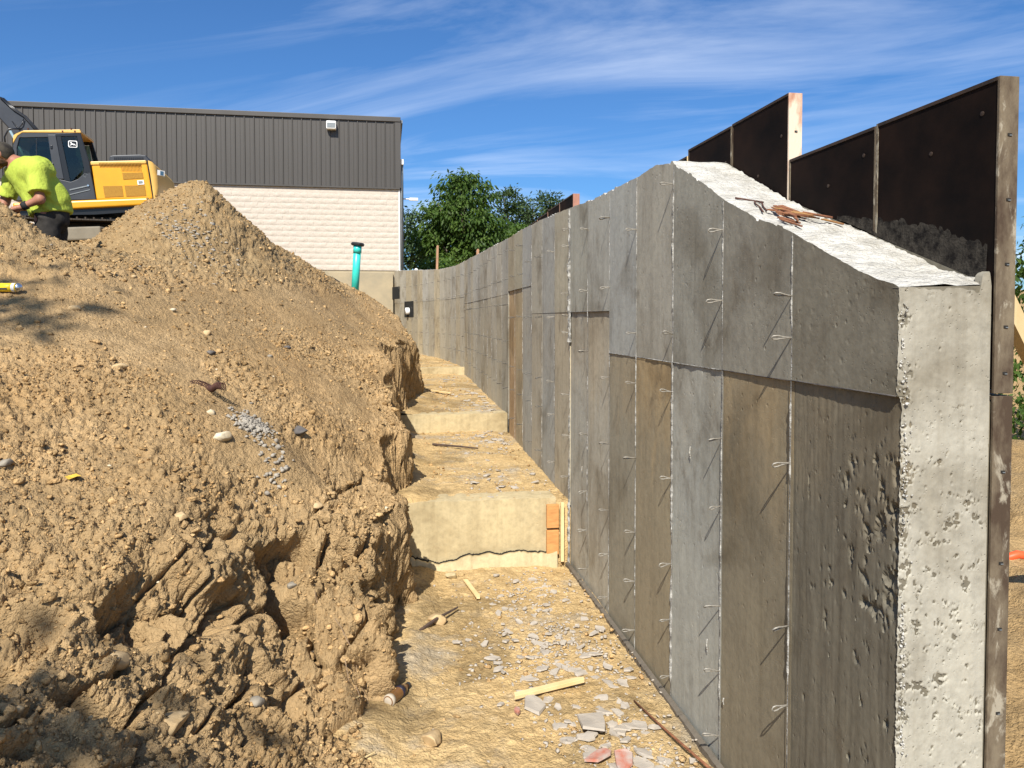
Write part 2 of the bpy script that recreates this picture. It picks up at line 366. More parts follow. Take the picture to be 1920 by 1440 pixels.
# ------------------------------------------------------------------ trench floor and soil bank
def floor_z(y): return np.interp(y, [0, 6.415, 6.4151, 10.15, 10.1501, 16.8, 16.801, 25], [0, 0, .555, .60, .825, .89, 1.02, 1.2])
def floor_b(y): return np.interp(y, [0, 6.5, 6.85, 10.2, 10.5, 16.9, 17.3, 25], [0, 0, .555, .60, .825, .89, 1.02, 1.2])
FY = [1.4, 2.6, 3.59, 4.07, 4.55, 5.17, 6.32, 8, 9.5, 10.3, 11.5, 12.6, 13.2, 14.5, 16, 18, 20, 22, 25, 28]
FX = [-.45, -.28, -.09, -.02, .14, .21, .31, .28, .25, .33, .55, .70, .62, .35, .25, .3, .25, .05, -.7, -1.5]
def foot_x(y): return np.interp(y, FY, FX)
B = [(-3.40,7.59,3.12),(-3.17,7.45,2.95),(-2.89,7.30,2.76),(-2.71,7.26,2.69),(-2.74,7.78,2.75),(-2.85,8.61,2.90),(-2.86,9.23,3.23),(-2.59,9.60,3.52),(-2.42,9.88,3.72),(-2.14,9.84,3.73),(-1.91,10.10,3.52),(-1.65,10.45,3.26),(-1.39,11.01,3.04),(-1.16,11.58,2.94),(-1.00,12.36,2.83),(-0.73,13.32,2.71),(-0.52,13.79,2.59),(-0.20,13.73,2.43),(0.16,13.16,2.17),(0.42,12.90,1.90),(0.58,12.57,1.66),(-2.91,6.47,2.38),(-2.51,6.71,2.46),(-2.19,7.27,2.47),(-1.76,8.42,2.53),(-1.36,9.37,2.58),(-0.95,10.82,2.48),(-0.34,12.02,2.16),(-2.62,5.81,2.09),(-2.07,6.22,2.09),(-1.50,7.14,2.09),(-0.73,9.04,2.09),(-0.16,10.46,1.80),(-2.27,5.03,1.77),(-1.79,5.35,1.75),(-1.26,5.97,1.70),(-0.59,7.18,1.60),(-0.01,8.50,1.39),(-2.03,4.47,1.53),(-1.59,4.75,1.48),(-1.08,5.13,1.41),(-0.49,5.94,1.29),(0.06,7.06,1.17),(-1.83,4.03,1.32),(-1.43,4.27,1.26),(-0.97,4.59,1.18),(-0.43,5.21,1.03),(-0.01,6.15,0.91),(-1.68,3.69,1.15),(-1.31,3.88,1.08),(-0.90,4.22,0.97),(-0.53,4.81,0.85),(-0.24,5.47,0.74),(-1.56,3.42,1.00),(-1.22,3.61,0.92),(-0.84,3.95,0.78),(-0.50,4.49,0.57),(-1.36,2.97,0.86),(-1.10,3.23,0.72),(-0.87,3.54,0.56),(-0.58,4.20,0.39),(-0.45,4.02,0.18),(-1.14,2.48,0.76),(-0.99,2.65,0.64),(-0.82,2.92,0.47),(-0.59,3.18,0.29),(-0.30,3.48,0.09)]
B += [(-3.2,8.2,2.35),(-3.9,8.5,2.42),(-3.3,9.1,2.68),(-3.75,10.3,3.05),(-4.6,10.3,3.0),(-4.0,7.75,3.12),(-5.0,8.0,3.15),(-6.5,8.5,3.2),(-4.9,14,3.55),(-5.8,14,3.5),(-4.2,12.2,3.3),
      (-2.2,10.8,3.4),(-2.7,11.2,3.2),(-2.0,12.5,2.95),(-1.7,14.5,2.8),(-1.2,16,2.6),(-3,16,3.2),(-6,19,3.5),(-9,19,3.53),(-10,15,3.5),(-13,19,3.55),(-3.5,20,3.35),(-1.5,20,2.6),(-.4,20,2.2),
      (-1.0,23.5,2.42),(-2.2,23.8,2.9),(-3.5,24,3.5),(-6,25,3.65),(-12,26,3.65),(-20,26,3.65),(0,17,1.9),(.2,14.5,1.9),(-20,10,3.5),(-12,8,3.3),(-8,5,2.6),(-6,3.5,2.0),(-4,3,1.55),(-3,4.2,1.75),(-4.2,6.2,2.35),
      (-3,1.5,1.0),(-2,1.5,.75),(-1.2,1.6,.4),(-.6,1.6,.12),(-.2,2.2,.05),(-.62,2.3,.25),(.4,8,1.35),(.45,10.4,1.7),(.3,6.2,.9),(-.12,4.75,.62),(-.28,4.35,.45),(0.05,5.4,.78)]
BP = np.array(B); cK = .18
def mq(a, b): return np.sqrt(((a[:, None, :] - b[None]) ** 2).sum(-1) + cK * cK)
A = mq(BP[:, :2], BP[:, :2]); Wt = np.linalg.solve(A + 1e-3 * np.eye(len(A)) * -1, BP[:, 2] - 2.)
def upper(x, y):
    q = np.stack([x.ravel(), y.ravel()], 1); out = np.empty(len(q))
    for i in range(0, len(q), 40000): out[i:i + 40000] = mq(q[i:i + 40000], BP[:, :2]) @ Wt + 2.
    return out.reshape(x.shape)
def bank_base(x, y):
    xf = foot_x(y) + .05 * np.sin(y * 3.7) + .035 * np.sin(y * 9.1 + 1)
    u = upper(x, y)
    t = np.maximum(xf - x, 0)
    k = np.interp(y, [1.5, 3.2, 4.2, 5, 9, 13, 16, 25], [1.6, 2.2, 4.5, 7., 7., 5., 2.5, 2.5])
    ta = np.interp(y, [1.5, 4.1, 4.8, 12.6, 14, 25], [0, 0, .13, .11, .05, 0]) * (1 + .25 * np.sin(y * 5.3))
    fz = floor_b(y) - .06 + .55 * np.minimum(t, ta) + k * np.maximum(t - ta, 0) + .05 * np.sqrt(t)
    sw = np.interp(y, [3.5, 4.6, 12, 14], [.10, .045, .05, .1])
    d = (u - fz) / sw                                   # smooth minimum
    return np.where(d > 8, fz, np.where(d < -8, u, u - sw * np.log(np.exp(np.clip((u - fz) / sw, -8, 8)) + 1)))
def rowsY(a, b, k):
    n = int(math.log(b / a) / k); return a * (b / a) ** (np.arange(n + 1) / n)
YR = rowsY(1.5, 27.0, .0031)
nC, nX = 590, 36
wv = np.linspace(0, 1, nC); gg = .33 * wv + .67 * wv ** 2.0
Yg = np.repeat(YR[:, None], nC + nX, 1)
span = .47 * YR + 1.0 + foot_x(YR)
Xi = (foot_x(YR) + .10)[:, None] - (span[:, None] + .10) * gg[None]
xo = Xi[:, -1:] + (-32 - Xi[:, -1:]) * (np.linspace(0, 1, nX + 1)[1:] ** 1.6)[None]
Xg = np.concatenate([Xi, xo], 1)
Zg = bank_base(Xg, Yg)
def grid_normals(X, Y, Z):
    P = np.stack([X, Y, Z], -1); du = np.gradient(P, axis=1); dv = np.gradient(P, axis=0)
    n = np.cross(du, dv); n /= np.linalg.norm(n, axis=-1, keepdims=True) + 1e-12
    return n * np.sign(n[..., 2:3] + 1e-9)
Nn = grid_normals(Xg, Yg, Zg); Pb = P3(Xg, Yg, Zg); Nf = Nn.reshape(-1, 3)
steep = sstep(.72, .35, Nf[:, 2])
near = sstep(9, 3.5, Pb[:, 1])
def bank_disp(P, st, nr):
    x, y = P[:, 0], P[:, 1]
    rough = sstep(-.25, .3, fbm(P * 1.15, 4, .55, 5) + .10)         # loose areas against packed ones
    lowb = sstep(1.15, .75, P[:, 2]) * sstep(7, 5, y)               # broken lower bank near the camera
    rough = np.maximum(rough, np.maximum(lowb, st))
    pile = sstep(2.35, 2.6, P[:, 2]) * sstep(6.2, 6.8, y)
    rough = np.maximum(rough, pile)
    edge_ = st * sstep(4.4, 5.2, y)
    packed = sstep(1.78, 2.0, P[:, 2]) * sstep(2.52, 2.36, P[:, 2]) * sstep(4.8, 5.4, y) * sstep(.35, .0, x) * (1 - st)
    rough = rough * (1 - .72 * packed) * (1 - .5 * edge_)
    d = .045 * fbm(P * 2.3, 4, .5, 2) * (1 - .5 * packed)
    f1, f2, cid = worley(P * 14. + .35 * np.stack([vn(P * 9, 1), vn(P * 9, 2), vn(P * 9, 3)], 1), 4)
    gap = np.clip(1 - (f2 - f1) * 4.5, 0, 1)
    d += rough * (.022 * np.clip(1 - f1 * 1.1, 0, 1) * np.where(cid > .5, .5 + cid, .1) - .010 * gap * (cid > .35))
    g1, g2, gid = worley(P * 27. + .3 * np.stack([vn(P * 21, 6), vn(P * 21, 7), vn(P * 21, 8)], 1), 14)
    ggap = np.clip(1 - (g2 - g1) * 4., 0, 1)
    d += (.3 + .7 * rough) * (.020 * (gid - .4) * np.clip(1.25 - g1, 0, 1) - .009 * ggap)
    d += .012 * fbm(P * 22, 5, .68, 40) * (.45 + .75 * rough)
    d += .007 * ridge(P * 31, 3, 44) * rough
    # crevices and blocky lumps in the broken face
    big = np.maximum(lowb * (1 - .7 * edge_), st * (.75 - .5 * edge_))
    Ps = P * np.array([1, 1, .62])
    h1, h2, hid = worley(Ps * 3.6 + .35 * np.stack([vn(P * 4, 11), vn(P * 4, 12), vn(P * 4, 13)], 1), 60)
    crack = np.clip(1 - (h2 - h1) * 8., 0, 1)
    d += big * (.055 * (hid - .45) - .17 * crack ** 1.5 * sstep(.25, .6, vn(P * 1.7, 77) * .5 + .55))
    d += lowb * (.050 * fbm(P * np.array([8, 8, 5.]), 5, .66, 78) + .022 * ridge(P * np.array([17, 17, 9.]), 3, 79))
    rg = ridge(P * np.array([3.2, 3.2, 1.1]), 3, 70)
    d += st * (.055 - .025 * edge_) * rg - .02 * st
    d += edge_ * (.045 * fbm(P * 6.5, 4, .6, 72) + .02 * fbm(P * 19, 3, .6, 73))
    hole = sstep(.30, .62, vn(P * np.array([3.7, 3.7, 4.4]), 93)) * big
    d -= .17 * hole
    return d, rough, crack * big, hole
dsp, rgh, crk, hol = bank_disp(Pb, steep, near)
fade = sstep(0, .04, (wv[None] * np.ones((len(YR), 1)))).ravel() if False else 1.
Vb = Pb + Nf * dsp[:, None]
varb = soilvar(Vb, 50) + .10 * (rgh - .5) - .08 * crk
nr_, nc_ = Xg.shape
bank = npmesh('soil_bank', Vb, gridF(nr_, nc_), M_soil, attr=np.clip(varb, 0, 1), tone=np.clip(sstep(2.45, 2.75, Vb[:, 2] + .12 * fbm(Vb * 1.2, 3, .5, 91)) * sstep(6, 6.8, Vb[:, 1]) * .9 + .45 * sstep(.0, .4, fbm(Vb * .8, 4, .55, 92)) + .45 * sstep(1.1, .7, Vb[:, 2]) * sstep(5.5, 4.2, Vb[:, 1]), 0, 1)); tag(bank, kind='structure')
VB3 = Vb.reshape(nr_, nc_, 3); NB3 = Nf.reshape(nr_, nc_, 3)

def wall_x(y): return np.interp(y, WY, WX)
WY = [2.135,2.762,3.381,4.008,4.632,5.213,5.803,6.398,7.0,7.62,8.23,8.84,9.45,10.06,10.67,11.28,11.89,12.5,13.1,13.7,14.3,14.94,15.5,16.1,16.77,17.37,17.98,18.58,19.2,19.8,20.4,21.0,21.6,22.2,22.8,23.4,24.0,24.54]
WX = [1.554]*8+[1.556,1.565,1.575,1.585,1.597,1.61,1.62,1.63,1.643,1.655,1.667,1.68,1.69,1.70,1.71,1.715,1.71,1.68,1.63,1.57,1.49,1.39,1.28,1.16,1.04,.915,.78,.63,.47,.30]
def floor_piece(y0, y1, nx, ny):
    ys = np.linspace(y0, y1, ny); t = np.linspace(0, 1, nx)
    Y = np.repeat(ys[:, None], nx, 1); x0 = foot_x(ys) - .5; x1 = wall_x(ys) + .03
    X = x0[:, None] + (x1 - x0)[:, None] * t[None]
    P = P3(X, Y, 0 * X)
    z = floor_z(np.clip(Y, y0 + 1e-3, y1 - 1e-3)).ravel() + .022 * fbm(P * 2.2, 4, .55, 21) + .010 * fbm(P * 17, 4, .6, 22)
    f1, f2, cid = worley(P * 24., 24)
    z += .009 * np.clip(1 - f1 * 1.3, 0, 1) * (cid > .62)
    edge = sstep(.30, .0, (wall_x(Y) - X).ravel())
    z -= .02 * edge                                            # swept strip along the wall
    bankside = sstep(.18, -.05, (X - foot_x(Y)).ravel()); z += .05 * bankside
    if y0 > 6: z -= .012 * sstep(y0 + .10, y0, Y.ravel())
    V = np.stack([P[:, 0], P[:, 1], z], 1)
    return npmesh('trench_floor', V, gridF(ny, nx), M_floor, attr=np.clip(soilvar(V, 80) - .34 * sstep(.12, .36, fbm(V * 1.7, 4, .55, 88)) - .12 * edge * sstep(4.8, 3.8, V[:, 1]), 0, 1))
for a, b, nx, ny in ((1.4, 6.40, 210, 520), (6.41, 10.14, 130, 260), (10.15, 16.79, 80, 180), (16.80, 25.4, 60, 110)):
    tag(floor_piece(a, b, nx, ny), kind='structure')

# clods and pebbles: thousands of small faceted lumps
ICO_V = []; _bm = bmesh.new(); bmesh.ops.create_icosphere(_bm, subdivisions=1, radius=1.); ICO_V = np.array([v.co[:] for v in _bm.verts]); ICO_F = np.array([[v.index for v in f.verts] for f in _bm.faces]); _bm.free()
def lumps(name, pts, sizes, mat_, flat=.7, sink=.2, lo=.1, hi=.95, sh=None):
    SV, SF = sh or (ICO_V, ICO_F); nv = len(SV)
    n = len(pts); V = np.repeat(SV[None], n, 0) * (1 + RNG.uniform(-.5, .42, (n, nv, 1)))
    V = V * RNG.uniform(.5, 1.35, (n, 1, 3)) * np.array([1, 1, flat])
    an = RNG.uniform(0, 6.28, n); tl = RNG.normal(0, .35, n); c, s = np.cos(an), np.sin(an)
    x = V[..., 0]; z = V[..., 2].copy(); z2 = z * np.cos(tl)[:, None] - x * np.sin(tl)[:, None]; x2 = x * np.cos(tl)[:, None] + z * np.sin(tl)[:, None]
    V = np.stack([x2 * c[:, None] - V[..., 1] * s[:, None], x2 * s[:, None] + V[..., 1] * c[:, None], z2], -1)
    V = V * sizes[:, None, None] + (pts + np.array([0, 0, 1.]) * (sizes * sink)[:, None])[:, None, :]
    F = (SF[None] + (np.arange(n) * nv)[:, None, None]).reshape(-1, 3)
    return npmesh(name, V.reshape(-1, 3), F, mat_, smooth=False, attr=np.repeat(RNG.uniform(lo, hi, n), nv))
def bank_samples(n, w):
    """random vertices of the bank, weighted"""
    p = w.ravel() / w.sum(); i = RNG.choice(len(p), n, p=p, replace=True); return Vb[i] + RNG.normal(0, .004, (n, 3)) * np.array([1, 1, 0])
vis = np.zeros((nr_, nc_)); vis[:, :nC] = 1
cell = np.ones((nr_, nc_))
loose = np.clip(rgh.reshape(nr_, nc_), .08, 1) * (1 - .75 * steep.reshape(nr_, nc_)) * vis
loose *= .25 + sstep(-.1, .35, fbm(Vb * .9, 3, .5, 33)).reshape(nr_, nc_)
OCT_V = np.array([[1, 0, 0], [-1, 0, 0], [0, 1, 0], [0, -1, 0], [0, 0, 1], [0, 0, -1.]]); OCT_F = np.array([[0, 2, 4], [2, 1, 4], [1, 3, 4], [3, 0, 4], [2, 0, 5], [1, 2, 5], [3, 1, 5], [0, 3, 5]])
crumb_w = np.clip(rgh.reshape(nr_, nc_), .12, 1) * (1 - .35 * steep.reshape(nr_, nc_)) * vis * (.3 + sstep(-.2, .3, fbm(Vb * 1.6, 3, .5, 35)).reshape(nr_, nc_))
n_s = 60000
pts = bank_samples(n_s, crumb_w); dist = np.linalg.norm(pts - np.array([0, 0, 2.1]), axis=1)
tag(lumps('soil_crumbs', pts, np.clip(.0017 * dist * (RNG.pareto(3.2, n_s) + .55), .003, .014), M_clod, .8, .1, sh=(OCT_V, OCT_F)), 'fine angular soil crumbs covering the bank', 'soil crumbs', kind='stuff')
n_c = 9000
pts = bank_samples(n_c, loose); dist = np.linalg.norm(pts - np.array([0, 0, 2.1]), axis=1)
sz = np.clip(.0042 * dist * .55 * (RNG.pareto(2.2, n_c) + .5), .005, .026)
tag(lumps('soil_clods', pts, sz, M_clod), 'loose tan clods and pebbles strewn over the soil bank', 'soil clods', kind='stuff')

# ------------------------------------------------------------------ the concrete retaining wall
TH_ = .318
TY = [2.12,2.163,2.255,2.431,2.599,2.769,2.915,3.052,3.393,3.607,4.023,4.292,4.647,5.226,5.814,6.408,7.0,7.62,8.23,8.84,9.45,10.06,10.67,11.28,11.89,12.5,13.1,13.7,14.3,14.94,15.5,16.1,16.77,17.37,17.98,18.58,19.2,19.8,20.4,21.0,21.6,22.2,22.8,23.4,24.0,24.6]
TZ = [2.19,2.210,2.232,2.296,2.366,2.432,2.488,2.523,2.66,2.764,2.951,2.99,2.978,2.993,3.007,3.042,3.07,3.10,3.12,3.14,3.15,3.16,3.18,3.2,3.22,3.24,3.25,3.27,3.29,3.31,3.33,3.34,3.35,3.35,3.34,3.35,3.36,3.37,3.39,3.42,3.45,3.49,3.52,3.55,3.58,3.61]
def top_z(y): return np.interp(y, TY, TZ)
def rag(y):
    p = P3(np.asarray(y), 0 * np.asarray(y) + 3.3, 0 * np.asarray(y))
    return .008 * fbm(p * 9, 4, .65, 5) + .012 * np.round(vn(p * 22, 6) * 1.4) / 1.4 * (vn(p * 3.1, 8) > -.2)
def rec(y): return .014 * sstep(4.2, 2.1, y)
wall = empty('retaining_wall', (1.7, 6.0, 0))
tag(wall, 'tall grey concrete retaining wall with wire ties curving away to the building', 'retaining wall')
def W0(o): o.location = (-1.7, -6.0, 0); return o
def seg_frame(i):
    a = np.array([WX[i], WY[i]]); b = np.array([WX[i + 1], WY[i + 1]]); d = (b - a) / np.linalg.norm(b - a)
    return a, b, d, np.array([-d[1], d[0]])
def panel(i, z0, z1, color, top=False, low=False, nx=14, nz=30, amp=.0008, honey=False, mat_=None, proud=0.):
    a, b, d, nrm = seg_frame(i)
    t = np.linspace(.0006, .9994, nx); base = a[None] + (b - a)[None] * t[:, None]; ys = base[:, 1]
    zt = (top_z(ys) + rag(ys)) if top else np.full(nx, z1)
    z = z0 + (zt - z0)[None] * np.linspace(0, 1, nz)[:, None]                    # nz x nx
    X = np.repeat(base[None, :, 0], nz, 0); Y = np.repeat(base[None, :, 1], nz, 0)
    P = P3(X, Y, z)
    e = (np.minimum(np.linspace(0, 1, nx), np.linspace(1, 0, nx)) * 2)[None] * np.ones((nz, 1)); ez = np.minimum(np.arange(nz), np.arange(nz)[::-1])[:, None] * np.ones((1, nx))
    msk = (sstep(0, .06, e) * sstep(0, 2, ez)).ravel()
    o = amp * fbm(P * np.array([6, 6, 3]), 4, .6, 100) + amp * .8 * fbm(P * 40, 3, .6, 120)
    f1, f2, cid = worley(P * np.array([30, 30, 22.]), 130)
    o -= .006 * np.clip(1 - f1 * 2.6, 0, 1) * (cid > .86)
    if honey:                                                                    # voids near the wall's cut end
        m = sstep(2.62, 2.14, P[:, 1]) * .75 + .25
        hz = np.interp(P[:, 2], [-.3, .3, .6, .95, 1.15, 1.35, 1.5, 1.68, 1.75, 1.86], [.25, .25, .35, .3, .95, .9, 1., .8, .2, .1])
        v = fbm(P * np.array([26, 26, 20.]), 5, .68, 140) + .55 * (m * hz) - .52
        o -= .022 * sstep(.0, .16, v) * (.6 + .4 * vn(P * 60, 7))
        o += .003 * fbm(P * np.array([26, 26, 2.2]), 3, .6, 150)
    o = o * msk + proud - (rec(P[:, 1]) if low else 0)
    V = P.copy(); V[:, 0] += nrm[0] * o; V[:, 1] += nrm[1] * o
    F = [gridF(nz, nx)]; mi = [np.zeros((nz - 1) * (nx - 1))]
    n0 = len(V); parts = [V]
    # top (or a flat cap), grid across the thickness
    na = 9 if top else 2
    q = np.linspace(0, 1, na); rowtop = V.reshape(nz, nx, 3)[-1]
    T = np.repeat(rowtop[None], na, 0); T[..., 0] -= nrm[0] * TH_ * q[:, None]; T[..., 1] -= nrm[1] * TH_ * q[:, None]
    if top:
        Pt = T.reshape(-1, 3); zz_ = .016 * fbm(Pt * np.array([5, 5, 0.]), 4, .6, 160) + .011 * fbm(Pt * 26, 3, .6, 161)
        T[..., 2] = (rowtop[None, :, 2] * (1 - np.minimum(q * 3, 1))[:, None] + (top_z(T[..., 1])) * np.minimum(q * 3, 1)[:, None]) + (zz_.reshape(na, nx) + .006) * np.minimum(q * 4, 1)[:, None]
    parts.append(T.reshape(-1, 3)); F.append(gridF(na, nx, n0)); mi.append(np.ones((na - 1) * (nx - 1)) * (1 if top else 0)); n1 = n0 + na * nx
    # sides, back and bottom
    for c in (0, nx - 1):
        col = V.reshape(nz, nx, 3)[:, c]; bk = col.copy(); bk[:, 0] -= nrm[0] * TH_; bk[:, 1] -= nrm[1] * TH_
        bk[-1, 2] = T[-1, c, 2]
        S = np.stack([col, bk], 1).reshape(-1, 3); parts.append(S); F.append(gridF(nz, 2, n1)); mi.append(np.zeros(nz - 1)); n1 += 2 * nz
    bkc = np.array([T[-1, 0], T[-1, -1], [*T[-1, -1, :2], z0], [*T[-1, 0, :2], z0]]); parts.append(bkc); F.append(np.array([[0, 1, 2, 3]]) + n1); mi.append(np.zeros(1)); n1 += 4
    o_ = npmesh('wall_panel', np.concatenate(parts), np.concatenate(F), [mat_ or M_wall, M_top], wall, True, np.concatenate(mi))
    # faceted at the edges, smooth on the face
    o_.data.set_sharp_from_angle(angle=R(50)); o_.color = (*color, {1: .5, 3: .85, 4: .35, 5: .35, 6: .3, 11: .5, 12: .6}.get(i, .15) if low else .05); W0(o_); return o_
GREY = (.300, .298, .280)
def cc(r, g, b, k=1.): return (r * k * 1.015, g * k, b * k * .945)
JO = [1.860] * 5 + [2.155] * 2 + [2.155] * 3 + [2.46] * 3 + [2.43] * 11 + [2.58] * 20
up_c = [cc(.215, .203, .175), cc(.262, .252, .228), cc(.288, .285, .266), cc(.330, .318, .292), cc(.315, .325, .330), cc(.330, .332, .322), cc(.315, .315, .295),
        cc(.36, .335, .28), cc(.32, .325, .325), cc(.35, .335, .30), cc(.30, .305, .31), cc(.335, .31, .25), cc(.345, .305, .235)]
lo_c = [cc(.185, .163, .125), cc(.235, .200, .142), cc(.325, .330, .318), cc(.275, .228, .155), cc(.265, .240, .190), cc(.375, .352, .310), cc(.355, .348, .325),
        cc(.37, .33, .265), cc(.305, .315, .32), cc(.355, .33, .285), cc(.30, .305, .305), cc(.33, .275, .19), cc(.42, .285, .165)]
nseg = len(WY) - 1
rr = random.Random(5)
for i in range(nseg):
    if i < 13: cu_, cl_ = up_c[i], lo_c[i]
    else:
        k = rr.uniform(.88, 1.12); wv_ = rr.choice([0, 0, .3, .6, 1.]); cu_ = cc(.36 + .03 * wv_, .352 - .008 * wv_, .335 - .07 * wv_, k); cl_ = cc(cu_[0], cu_[1], cu_[2], rr.uniform(.94, 1.06))
    ym = (WY[i] + WY[i + 1]) / 2; zb = float(floor_z(ym)) - .06 if ym > 6.4 else -.03
    if i == 0: zb = -.9
    d = ym
    nx = int(np.clip(250 / d, 6, 120)); nz = int(np.clip(460 / d, 8, 230))
    if i == 0: nx, nz = 130, 300
    mm = M_wall if i < 13 else M_wall_far
    pu = rr.uniform(-.0015, .002)
    panel(i, zb, JO[i], cc(*[a * .85 + .15 * b for a, b in zip(cl_, GREY)], k=(.68, .82, 1.04, .94, .92)[i] if i < 5 else .97), low=True, nx=nx, nz=nz, honey=(i == 0), mat_=mm, proud=-.003 + rr.uniform(-.002, .0005) - (.008 if i in (5, 6, 11, 12) else 0))
    panel(i, JO[i] + .0015, 0, cc(*cu_, k=(.82, .86, .92, .96, 1.)[i] if i < 5 else .99), top=True, nx=nx, nz=max(6, nz // 2), mat_=mm, proud=pu)

# cut end of the wall
nx, nz = 110, 640
ex = np.linspace(0, TH_ - .001, nx); ztop = top_z(2.12) + .004 * np.sin(ex * 40) + .055 * sstep(.275, .287, ex) * sstep(.319, .309, ex) + .006 * vn(P3(ex * 60, 0 * ex, 0 * ex), 3)
zE = -.9 + (ztop + .9)[None] * np.linspace(0, 1, nz)[:, None]
XE = 1.554 + np.repeat(ex[None], nz, 0); XE[:, 0] += .002
recess = rec(np.full(nz, 2.135)) * 0
P = P3(XE, 0 * XE + 2.133, zE)
v = fbm(P * np.array([30, 30, 40.]), 5, .68, 201); ban = np.interp(P[:, 2], [-.5, .3, .62, .68, .75, .95, 1.05, 1.12, 1.3, 1.38, 1.6, 1.8, 2.2], [.1, .12, .5, .2, .15, .45, .2, .42, .2, .3, .35, .12, .05])
cor = sstep(.07, .0, P[:, 0] - 1.554) * .45
o = .002 * fbm(P * 7, 3, .5, 202) + .0012 * fbm(P * 60, 3, .6, 203) + .012 * sstep(.05, .12, v + ban + cor - .52) * vn(P * 150, 204) - .009 * sstep(.08, .14, v + ban + cor - .54)
em = sstep(0, .02, np.minimum(P[:, 0] - 1.554, 1.872 - P[:, 0]))
V = P.copy(); V[:, 1] -= o * (.3 + .7 * em) + .001
V[:, 0] -= np.where(P[:, 0] < 1.572, .005 * fbm(P * 50, 3, .6, 205) + .004, 0) * sstep(1.572, 1.556, P[:, 0])
low_x = sstep(1.87, 1.85, P[:, 2]) * .014; V[:, 0] += low_x * sstep(1.62, 1.554, P[:, 0])
Vt = V.reshape(nz, nx, 3)[-1].copy(); Vt2 = Vt.copy(); Vt2[:, 1] += .03; Vt2[:, 2] += .002
VV = np.concatenate([V, Vt, Vt2]); FF = np.concatenate([gridF(nz, nx), gridF(2, nx, nz * nx)])
ef = npmesh('wall_end_face', VV, FF, [M_end], wall); W0(ef); ef['label'] = 'pale sunlit cut end of the wall with pitted concrete'

# grout fins in the form panel seams; the dark ones paint joint shadow
def fin(p0, p1, nrm, wdt, hgt, seed, name='seam_fin', m=M_fin, n=None):
    p0 = np.array(p0, float); p1 = np.array(p1, float); L = np.linalg.norm(p1 - p0); d = (p1 - p0) / L
    n = n or int(max(10, L / .012)); t = np.linspace(0, 1, n); s = np.cross(d, nrm)
    prof = np.array([-1, -.6, -.15, .3, .7, 1.]); hp = np.array([-.4, .55, 1., .8, .5, -.4])
    c = p0[None] + (p1 - p0)[None] * t[:, None]
    A1 = .55 + .9 * np.abs(vn(P3(t * L * 14, 0 * t + seed, 0 * t), 3)); A1 *= np.where(vn(P3(t * L * 5, 0 * t + seed * 1.7, 0 * t), 4) < -.15, .15, 1.)
    W1 = .7 + .6 * np.abs(vn(P3(t * L * 25, 0 * t + seed, 0 * t + 9), 5))
    off = .25 * wdt * vn(P3(t * L * 6, 0 * t + seed, 0 * t + 5), 6)
    jit = RNG.uniform(.7, 1.3, (n, 6))
    V = c[:, None, :] + s[None, None] * (prof[None, :] * wdt * W1[:, None] + off[:, None])[..., None] + np.array(nrm)[None, None] * (hp[None] * hgt * A1[:, None] * jit)[..., None]
    return W0(npmesh(name, V.reshape(-1, 3), gridF(n, 6), m, wall, smooth=False))
for i in range(1, nseg):
    a, b, d, nrm = seg_frame(i); n3 = (nrm[0], nrm[1], 0.); y = WY[i]; x = WX[i]
    zb = float(floor_z(y)) if y > 6.4 else .0; zt = float(top_z(y)) - .01
    big = {1: 1.3, 3: 2.0, 4: 1.1, 7: 3.4}.get(i, 1.)
    if i == 2: big = 1.2
    if y > 7: big = .8
    fin((x - .001, y, zb), (x - .001, y, zt), n3, .0026 * big + .0010, .0034 * min(big, 3.4), i * 3.3, n=None if y < 9 else 40)
    if i == 7: fin((x - .003, y - .02, 1.9), (x - .003, y - .012, 2.95), n3, .012, .020, 77.)
for i in range(0, 13):
    a, b, d, nrm = seg_frame(i); n3 = (nrm[0], nrm[1], 0.); z = JO[i]
    if i in (7, 8, 9, 10): continue
    fin((WX[i] - .001, WY[i] + .003, z), (WX[i + 1] - .001, WY[i + 1] - .003, z + .001), n3, .0028, (.0015 if i < 2 else .004) if i < 5 else .003, 40 + i, 'joint_fin', M_fin if 1 < i < 5 else M_rock_dark)  # dark fins colour in the shadow gap under overhung joints

# wire form ties: a teardrop loop on a stub
def tie_mesh():
    m = MB(); pts = []
    for k in range(13):
        a = math.pi * 2 * k / 12; r = .011
        pts.append((-.044 - .013 * math.cos(a) if True else 0, .004 * math.sin(a), .0075 * math.sin(a) * (1 if math.cos(a) > -.2 else .8)))
    pts = [(0, 0, 0.001), (-.012, 0, .001), (-.026, 0, .004), (-.040, 0, .0085), (-.052, 0, .0075), (-.058, 0, 0), (-.052, 0, -.0070), (-.040, 0, -.0072), (-.026, 0, -.003), (-.012, 0, -.001), (0, 0, -.001)]
    pts = [(a * 1.30, b, c) for a, b, c in pts]
    m.tube(pts, .0032, 6)
    return m
tie0 = tie_mesh().build('form_tie', M_tie, wall, smooth=True); tie_used = [False]
tie1 = tie_mesh().build('form_tie', M_tie_far, wall, smooth=True); tie1_used = [False]
def tie(x, y, z, ang):
    src, fl = (tie0, tie_used) if y < 7.5 else (tie1, tie1_used)
    o = src if not fl[0] else copy_obj(src, wall); fl[0] = True
    rx = rr.uniform(-.6, .9)
    o.location = (x - 1.7, y - 6.0, z); o.rotation_euler = (rx, rr.uniform(-.16, .16), ang + rr.uniform(-.22, .22)); s = rr.uniform(.85, 1.10); o.scale = (s, s, s * rr.uniform(.7, 1.25))
